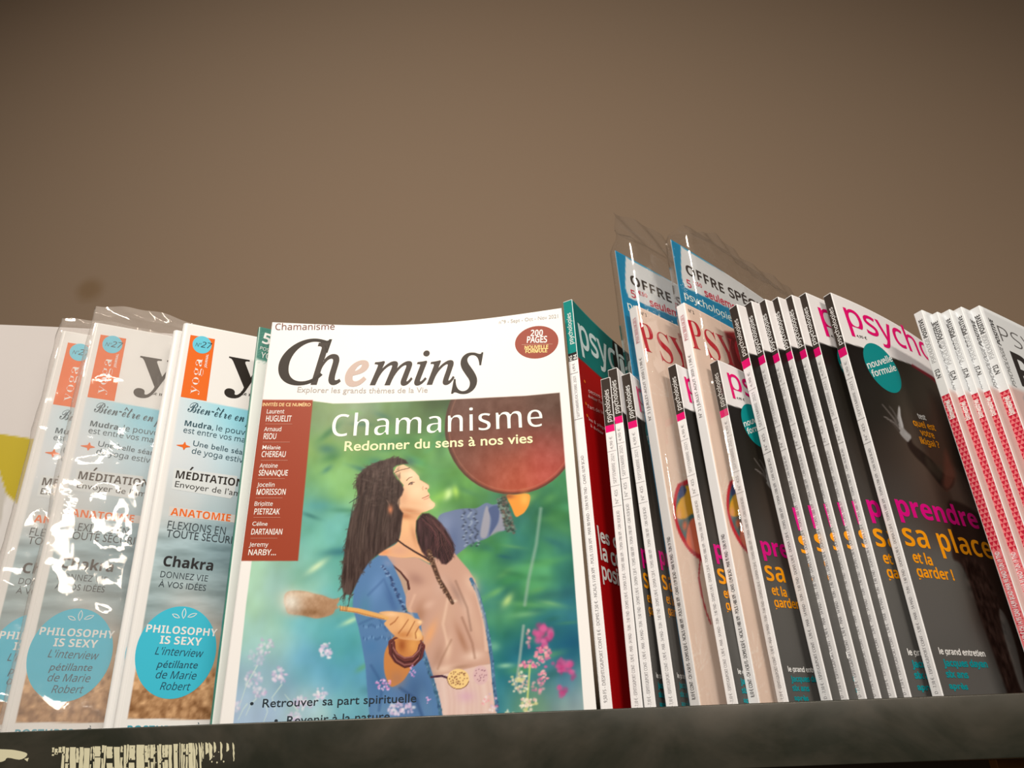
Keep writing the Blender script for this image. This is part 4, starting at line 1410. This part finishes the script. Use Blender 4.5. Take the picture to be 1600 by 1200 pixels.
th = thing('magazine', 'red special-issue magazine with a teal head, standing right beside the shamanism magazine', 'magazine', mh.M)
mh.body(th, .0010, paint_hs, mat('spine_paper', SP, .4, .4))
L = Layer()
m = mh
vt, vb = m.v_at(551.5), m.v_at(563.5)
rect(m, L, .0003, m.T - .0003, vt, m.H - .0004, (0, 122, 110))
rect(m, L, .0003, m.T - .0003, vb, vt, (40, 34, 32))
spine_text(m, L, 'HS', vb + .0005, vb + .0045, .0026, WHITE, 'bold', a=m.T * .45)
spine_text(m, L, '84', vb + .0005, vb + .0045, .0026, WHITE, 'bold', a=m.T * .92)
spine_text(m, L, 'psychologies', m.v_at(538), m.v_at(489.5), .0033, WHITE, off=.006)
G = (164, 150, 142)
for y in (583.5, 655):
    v = m.v_at(y)
    rect(m, L, .0005, m.T - .0005, v, v + .0004, G, lay=2)
spine_text(m, L, '6,90 €', m.v_at(580), m.v_at(568), .0020, G)
spine_text(m, L, 'SEPTEMBRE/OCTOBRE 2021', m.v_at(652), m.v_at(588), .0021, G)
spine_text(m, L, '9,50 FS - D/ESP/IT/GR/PORT CONT 8 € - DOM/S 7,50 € - NCAL/S 1150 XPF - POL/S 1350 XPF - MAR 80 MAD - TUN 9,90 TND - CAN/S 10,99 $CAD', .016, m.v_at(712), .0022, G)
L.build(m.spine, th, .03)
L = Layer()
c1 = lambda x, y: (860 + x / 6, 440 + y / 6)
m.text(L, 'psychologies', c1(285, 600), c1(632, 850), 46, (215, 222, 214), ref='psyc', off=.012, res=8)
c7 = lambda x, y: (880 + x / 3, 560 + y / 3)
for t_, x0, y0, x1, y1 in (('gestes :', 118, 158, 182, 190), ("éviter l'es", 118, 182, 190, 218), ("l'art de la", 116, 232, 190, 262), ('les 8 pièges', 120, 290, 204, 340), ('à éviter', 128, 320, 190, 360)):
    m.text(L, t_, c7(x0, y0), c7(x1, y1), 5.5, (232, 170, 160), off=.008)
for x0, y0 in ((100, 108), (106, 212), (112, 268)):
    m.disc(L, c7(x0, y0), 2.4, (232, 110, 30), 2, 16, 1.2)
m.text(L, 'les clés de', c7(166, 856), c7(370, 935), 24, WHITE, off=.02)
m.text(L, 'la confiance', c7(176, 940), c7(420, 1045), 24, WHITE, off=.02)
m.text(L, 'positive', c7(184, 1030), c7(330, 1090), 24, WHITE, off=.02)
L.build(m.front, th)

# ------------------------------------------------------------------ special offer packs: card, peach magazine, film
PCH, RED = (238, 198, 172), (198, 28, 42)


def offer(name_tag, bx, top, yaw, card_top, card_bx, lab_m, lab_c, first=None):
    m = place(bx, top, .005, yaw, .19, .0074, A=.010)
    report(name_tag, m)
    cdm = place(card_bx, card_top, .014, yaw, .215, .0007, A=.012, r=.0002)
    report(name_tag + 'card', cdm)
    return m, cdm


m2, c2 = offer('peach2', 1187, (1068.5, 472.5), 40, (1048, 374), 1166, '', '')
m1, c1_ = offer('peach1', 1094, (994, 477), 40, (961, 391), 1061, '', '')
p3f = lambda x, y: (940 + x / 5, 320 + y / 5)
p6f = lambda x, y: (860 + x / 2.728, 700 + y / 2.728)


def paint_peach(U, Vv, sh):
    p = m2.px(np.stack([U, Vv], -1))
    a = Art(p[:, 0], p[:, 1], sh, PCH)
    n = noise2(sh, 6, 71, 3)
    a.C += ((n - .5) * 22)[..., None]
    rng = random.Random(3)
    for k in range(26):                        # faint radiating leaf veins
        x, y = rng.uniform(1090, 1190), rng.uniform(600, 1090)
        an = rng.uniform(0, 1.5)
        for j in range(5):
            b_ = an + j * .42
            a.line([(x, y), (x + 24 * math.cos(b_), y - 34 * math.sin(b_))], .9, (248, 222, 200), .8, .45)
    # red photo field
    a.fill([p3f(960, 990), p3f(1300, 1010), p3f(1400, 1300), (1240, 700), (1180, 640), (1150, 585), (1140, 545)], (128, 14, 18), 2.2, False)
    # oval portrait
    el = [(1163 + 27 * math.cos(q), 818 + 66 * math.sin(q)) for q in np.linspace(0, 6.283, 40)[:-1]]
    a.fill([p6f(x, y) for x, y in ((778, 135), (762, 150), (752, 200), (752, 260), (765, 320), (785, 370), (815, 420), (850, 455), (900, 480), (960, 400), (950, 150), (850, 110))], RED, .8)
    a.fill([p6f(x, y) for x, y in ((785, 155), (768, 180), (762, 230), (766, 280), (790, 350), (830, 410), (880, 440), (940, 380), (930, 160), (850, 130))], (58, 98, 98), .8)
    a.fill([p6f(x, y) for x, y in ((800, 150), (785, 190), (765, 240), (768, 285), (800, 290), (830, 270), (850, 300), (880, 220), (870, 160))], (232, 160, 26), 1.2)
    a.fill([p6f(x, y) for x, y in ((778, 150), (800, 165), (790, 195), (770, 200))], (40, 60, 110), 1.2)
    a.fill([p6f(x, y) for x, y in ((820, 300), (860, 300), (900, 420), (860, 440), (810, 390))], (238, 110, 74), 1.2)
    a.glow(*p6f(800, 320), 4, 8, (238, 96, 50), .9)
    a.glow(*p6f(775, 275), 4, 10, (236, 150, 130), .7)
    a.line([p6f(866, 470), p6f(864, 540), p6f(880, 620), p6f(900, 690), p6f(920, 740)], 2.0, RED, .8)
    return a.out()


tm2 = thing('magazine', 'peach magazine with red lettering under film, below the card reading OFFRE in full', 'magazine', m2.M, 'peach special issues')
m2.body(tm2, .0011, paint_peach, mat('spine_paper', SP, .4, .4))
L = Layer()
m = m2
m.text(L, 'N° 2', p3f(680, 838), p3f(724, 856), 5.5, (70, 55, 50), off=.01)
m.text(L, 'P', p3f(716, 1120), p3f(818, 1150), 52, RED, 'serifbold', res=8, off=-.006)
m.text(L, 'SY', p3f(850, 1200), p3f(1080, 1280), 52, RED, 'serifbold', res=8, off=-.006)
m.text(L, 'CHO', p3f(1090, 1285), p3f(1400, 1380), 52, RED, 'serifbold', res=8, off=-.006)
L.build(m.front, tm2)
L = Layer()
spine_text(m, L, 'PSYCHOLOGIES', m.v_at(532), m.v_at(493), .0036, (196, 98, 104), 'serifbold', off=-.006)
spine_text(m, L, 'N° 2 | JUILLET-AOUT 2020 | 7,90 €', m.v_at(652), m.v_at(555), .0024, (120, 104, 98))
spine_text(m, L, '8,10 € CONT - CH 14,50 FS - DOM/S 8,50 € - NCAL/S 1480 XPF - POL/S 1480 XPF - CAN/S 13,99 $CAD - MAR 95 MAD - TUN 19 TND', .016, m.v_at(835), .0026, (84, 74, 70))
L.build(m.spine, tm2, .03)
copy_thing(tm2, m1.M, 'peach magazine with red lettering under film, beside the three small dark spines', (1, 1, m1.H / m2.H))

# the teal backing cards
BLUE = (0, 124, 158)


def paint_card(U, Vv, sh):
    p = c2.px(np.stack([U, Vv], -1))
    a = Art(p[:, 0], p[:, 1], sh, BLUE)
    a.fill([p3f(x, y) for x, y in ((618, 322), (650, 345), (870, 478), (1210, 665), (2200, 1250), (2200, 1500), (1300, 960), (1010, 815), (652, 645), (625, 570), (620, 450))], (226, 214, 204), .5, False)
    return a.out()


tc2 = thing('offer_card', 'tall turquoise special-offer card with its full heading visible, standing behind the second peach magazine', 'card', c2.M, 'special offer cards')
link('card', c2.cover_mesh(.0012, paint_card), print_mat(), tc2, True)
link('card_back', c2.cover_mesh(.012, None, back=True), mat('card_back', (205, 196, 188), .6), tc2)
L = Layer()
m = c2
m.text(L, 'OFFRE', p3f(665, 540), p3f(962, 696), 16, (62, 50, 44), 'bold', res=5)
m.text(L, 'SPÉCIALE', p3f(1000, 716), p3f(1400, 925), 16, (62, 50, 44), 'bold', res=5)
m.text(L, '5', p3f(672, 640), p3f(706, 655), 12.5, (206, 60, 76), off=.012)
m.text(L, '€50', p3f(718, 620), p3f(786, 652), 6.5, (206, 60, 76), off=.012)
m.text(L, 'seulement', p3f(808, 712), p3f(1112, 860), 11.5, (206, 60, 76), off=.02)
m.text(L, 'psychologies', p3f(648, 728), p3f(1052, 930), 11.5, (226, 228, 224), off=.008)
L.build(m.front, tc2)
copy_thing(tc2, c1_.M, 'turquoise special-offer card rising behind the first peach magazine, heading cut off by its neighbour', (1, 1, c1_.H / c2.H))

# ------------------------------------------------------------------ the five pattern-spined magazines
mp = place(1748, (1530, 477), .004, 31, .21, 0.0076, A=.006)
report('pos5', mp)
LR, DR = (236, 118, 116), (198, 30, 52)


def paint_pos(U, Vv, sh):
    a = np.tile(alb((222, 210, 200)), (len(U), 1))
    a[Vv < mp.H - .066] = alb((208, 166, 152))
    g = (Vv < mp.H - .070) & (U > .016)
    a[g] = alb((150, 142, 138))
    return a


tp = thing('positive_magazine', 'white magazine with red triangle-patterned spine, its bold black cover lettering visible at the right edge', 'magazine', mp.M, 'red pattern-spined magazines')
mp.body(tp, .004, paint_pos, mat('pattern_spine_paper', (234, 220, 208), .38, .4), back_mat=mat('pale_back', (214, 200, 190), .4))
L = Layer()
m = mp
T = m.T
vr = m.v_at(611)
rect(m, L, .0008, T - .0004, .001, vr, LR)
n = 4
dx = (T - .0012) / 2.1
v = vr
row = 0
while v > .095:
    for k in range(-1, 4):
        x0 = .0008 + (k + (.5 if row % 2 else 0)) * dx
        pts = [(x0, v), (x0 + dx, v), (x0 + dx / 2, v - dx * .88)]
        cl = [(min(max(a_, .0008), T - .0004), b_) for a_, b_ in pts]
        if len({round(q[0], 6) for q in cl}) > 1:
            m.poly(L, cl, DR, 2, 'spine', uv=True)
    v -= dx
    row += 1
rnd = random.Random(2)
for _ in range(150):
    a_, b_ = rnd.uniform(.001, T - .0014), rnd.uniform(.003, .095)
    q = rnd.uniform(.0005, .0011)
    m.poly(L, [(a_, b_), (a_ + q, b_ + q * rnd.uniform(-.4, .4)), (a_ + q * .5, b_ + q)], DR, 2, 'spine', uv=True)
BK2, GY = (52, 44, 40), (120, 110, 104)
v0, v1 = m.v_at(560), m.v_at(523)
vps = m.v_at(490.5)
spine_text(m, L, 'POSITIVE', m.v_at(521), m.v_at(493), .0036, BK2, 'bold')
spine_text(m, L, 'PSYCHOLOGIE', v0, v1, .0036, GY, off=-.012)
spine_text(m, L, 'N°23', m.v_at(584), m.v_at(571), .0036, BK2, off=.012)
spine_text(m, L, 'bimestriel', m.v_at(648), m.v_at(620), .0034, (248, 226, 216), off=.03, lay=3)
spine_text(m, L, '8,50 € DOM 9,50 € BEL 9,50 € CH 14 FS CAN 14,99 $CAD MAR 95 MAD TUN 19 TND', .02, .094, .0030, (248, 214, 205), off=.03, lay=3)
L.build(m.spine, tp, .03)
L = Layer()
p7 = lambda x, y: (1400 + x / 5, 460 + y / 5)
ve = .0065
m.text(L, 'POSITIVE', (ve + .0045, m.v_at(538)), (ve + .0045, m.v_at(498)), .0048, BK2, 'bold', uv=True, shear=.15)
m.text(L, 'PSYCHOLOGIE', (ve + .0045, m.v_at(603)), (ve + .0045, m.v_at(541)), .0048, GY, uv=True, shear=.15)
m.text(L, 'PSYCHO', p7(830, 365), p7(1420, 640), 27, (92, 82, 76), off=-.012, res=6)
m.text(L, 'POSITIVE', p7(985, 715), p7(2000, 1200), 58, BK2, 'bold', res=6)
L.build(m.front, tp)
PO = [(1640, (1440.5, 484), 'red pattern-spined magazine touching the dark gap beside the raised-hand cover'),
      (1666, (1464.5, 487), 'red pattern-spined magazine sitting lowest of its row, just after the first one'),
      (1690, (1483.5, 483), 'red pattern-spined magazine at the middle of the row of five'),
      (1712, (1502, 479), 'red pattern-spined magazine with a narrow dark gap between it and the one showing its cover')]
for bx, top, lab in PO:
    q = place(bx, top, .004, 31, .21, 0.0076)
    report('pos', q)
    copy_thing(tp, q.M, lab, (1, .9, q.H / mp.H))


# ------------------------------------------------------------------ clear film bags
def film_mat(name, haze, rough=.06, bump=.5):
    m = bpy.data.materials.new(name)
    m.use_nodes = True
    nt = m.node_tree
    nt.nodes.clear()
    L = nt.links.new
    out = nt.nodes.new('ShaderNodeOutputMaterial')
    tr = nt.nodes.new('ShaderNodeBsdfTransparent')
    tr.inputs[0].default_value = (.97, .965, .96, 1)
    gl = nt.nodes.new('ShaderNodeBsdfGlossy')
    gl.inputs['Roughness'].default_value = rough
    df = nt.nodes.new('ShaderNodeBsdfDiffuse')
    df.inputs[0].default_value = (.85, .82, .8, 1)
    fr = nt.nodes.new('ShaderNodeFresnel')
    fr.inputs[0].default_value = 1.5
    ge = nt.nodes.new('ShaderNodeNewGeometry')
    io = nt.nodes.new('ShaderNodeMapRange')         # same index seen from either side of the thin film
    io.inputs[3].default_value, io.inputs[4].default_value = 1.5, 1 / 1.5
    L(ge.outputs['Backfacing'], io.inputs[0])
    L(io.outputs[0], fr.inputs[0])
    m1, m2_ = nt.nodes.new('ShaderNodeMixShader'), nt.nodes.new('ShaderNodeMixShader')
    m1.inputs[0].default_value = haze
    tc = nt.nodes.new('ShaderNodeTexCoord')
    n = nt.nodes.new('ShaderNodeTexNoise')
    n.inputs['Scale'].default_value = 28
    n.inputs['Detail'].default_value = 3
    n.inputs['Distortion'].default_value = 1.2
    bp = nt.nodes.new('ShaderNodeBump')
    bp.inputs['Strength'].default_value = bump
    bp.inputs['Distance'].default_value = .0012
    L(tc.outputs['Object'], n.inputs['Vector'])
    L(n.outputs[0], bp.inputs['Height'])
    for q in (gl, fr):
        L(bp.outputs[0], q.inputs['Normal'])
    L(tr.outputs[0], m1.inputs[1])
    L(df.outputs[0], m1.inputs[2])
    L(fr.outputs[0], m2_.inputs[0])
    L(m1.outputs[0], m2_.inputs[1])
    L(gl.outputs[0], m2_.inputs[2])
    L(m2_.outputs[0], out.inputs[0])
    return m


def bag(label, base, H, T, ext, seed, material, amp=.0016, y0=0.0, cl=.0008, lean_top=0.0, group=None):
    """clear bag around a stack of thickness T standing in the frame of `base`"""
    W = base.W + .004
    step = .0026
    us = np.linspace(0, W, int(W / step))
    nv = int((H + .03) / step)
    cols = []
    rng = np.random.RandomState(seed)
    # loop: front from fore-edge to spine, round the spine, back to the fore-edge
    path = [('f', u) for u in us[::-1]] + [('s', a) for a in np.linspace(0, 1, 5)[1:-1]] + [('b', u) for u in us]
    nc = len(path)
    lo = noise2((nv, nc), 7, seed, 2, 2.2)
    ridge = (1 - np.abs(lo - .5) * 5).clip(0, 1) ** 2
    mid = noise2((nv, nc), 26, seed + 1, 3, 1.6)
    V = []
    for j in range(nv):
        for i, (k, a) in enumerate(path):
            u = a if k != 's' else 0.0
            Ht = H + ext(u)
            v = Ht * j / (nv - 1)
            t = min(max((v - H + .002) / .016, 0), 1)
            t = t * t * (3 - 2 * t)
            w = cl + amp * (ridge[j, i] * .7 + mid[j, i] * .5)
            bb = float(base.b(min(u, base.W), min(v, base.H)))
            yf, yb_ = bb + y0 - w, bb + y0 + T + w
            ym = (yf + yb_) / 2 + lean_top * t + .002 * math.sin(u * 60 + seed) * t + .0012 * math.sin(u * 210 + v * 300) * t
            if k == 'f':
                x, y = u - .0005, yf * (1 - t) + ym * t
            elif k == 'b':
                x, y = u - .0005, yb_ * (1 - t) + ym * t
            else:
                x, y = -w - .0006, (yf + (yb_ - yf) * a) * (1 - t) + ym * t
            if k != 's' and u < .0001:
                x = -.0006
            V.append((x, y, v + .0004))
    Fs = [(j * nc + i, j * nc + i + 1, (j + 1) * nc + i + 1, (j + 1) * nc + i) for j in range(nv - 1) for i in range(nc - 1)]
    t = thing('plastic_bag', label, 'plastic bag', base.M, group)
    link('film', mesh('film', V, Fs), material, t, True)
    # welded seam: a row of tiny crimps along the top
    V2, F2 = [], []
    for u in np.arange(.001, W - .002, .0011):
        Ht = H + ext(u) * .55
        bb = float(base.b(min(u, base.W), base.H)) + y0 + T / 2 + lean_top * .5
        n = len(V2)
        V2 += [(u, bb - .0006, Ht), (u + .0006, bb - .0013, Ht), (u + .0006, bb - .0012, Ht + .0028), (u, bb - .0006, Ht + .0028)]
        F2.append((n, n + 1, n + 2, n + 3))
    s_ = link('crimped_seam', mesh('crimped_seam', V2, F2), material, t)
    s_['kind'] = 'stuff'
    return t


FA = film_mat('clear_film_cloudy', .16, .07, .5)
FB = film_mat('clear_film', .015, .06, .4)
bag('crinkled clear bag around the leftmost yoga magazine, covered by the next bag', YB1, YB1.H, YB1.T, lambda u: .012 + .004 * math.sin(u * 30), 3, FA)
bag('crinkled clear bag with strong glare around the second yoga magazine, loose top edge', YB2, YB2.H, YB2.T, lambda u: .017 + .003 * math.sin(u * 40), 9, FA)
for cardm, mg_, ext_, sd, lab in ((c1_, m1, lambda u: .034 + .002 * math.sin(u * 50), 21, 'clear bag with a pointed loose top corner around the first special offer pack'),
                                  (c2, m2, lambda u: .004 + .022 * min(1, u / .05), 33, 'clear bag around the second special offer pack, its top sloping along the heading card')):
    # bag stands in the card's frame and reaches forward over the two magazines
    fwd = float(cardm.M[1, 3] - mg_.M[1, 3]) + .008
    bag(lab, cardm, cardm.H, fwd + .004, ext_, sd, FB, amp=.0010, y0=-fwd)
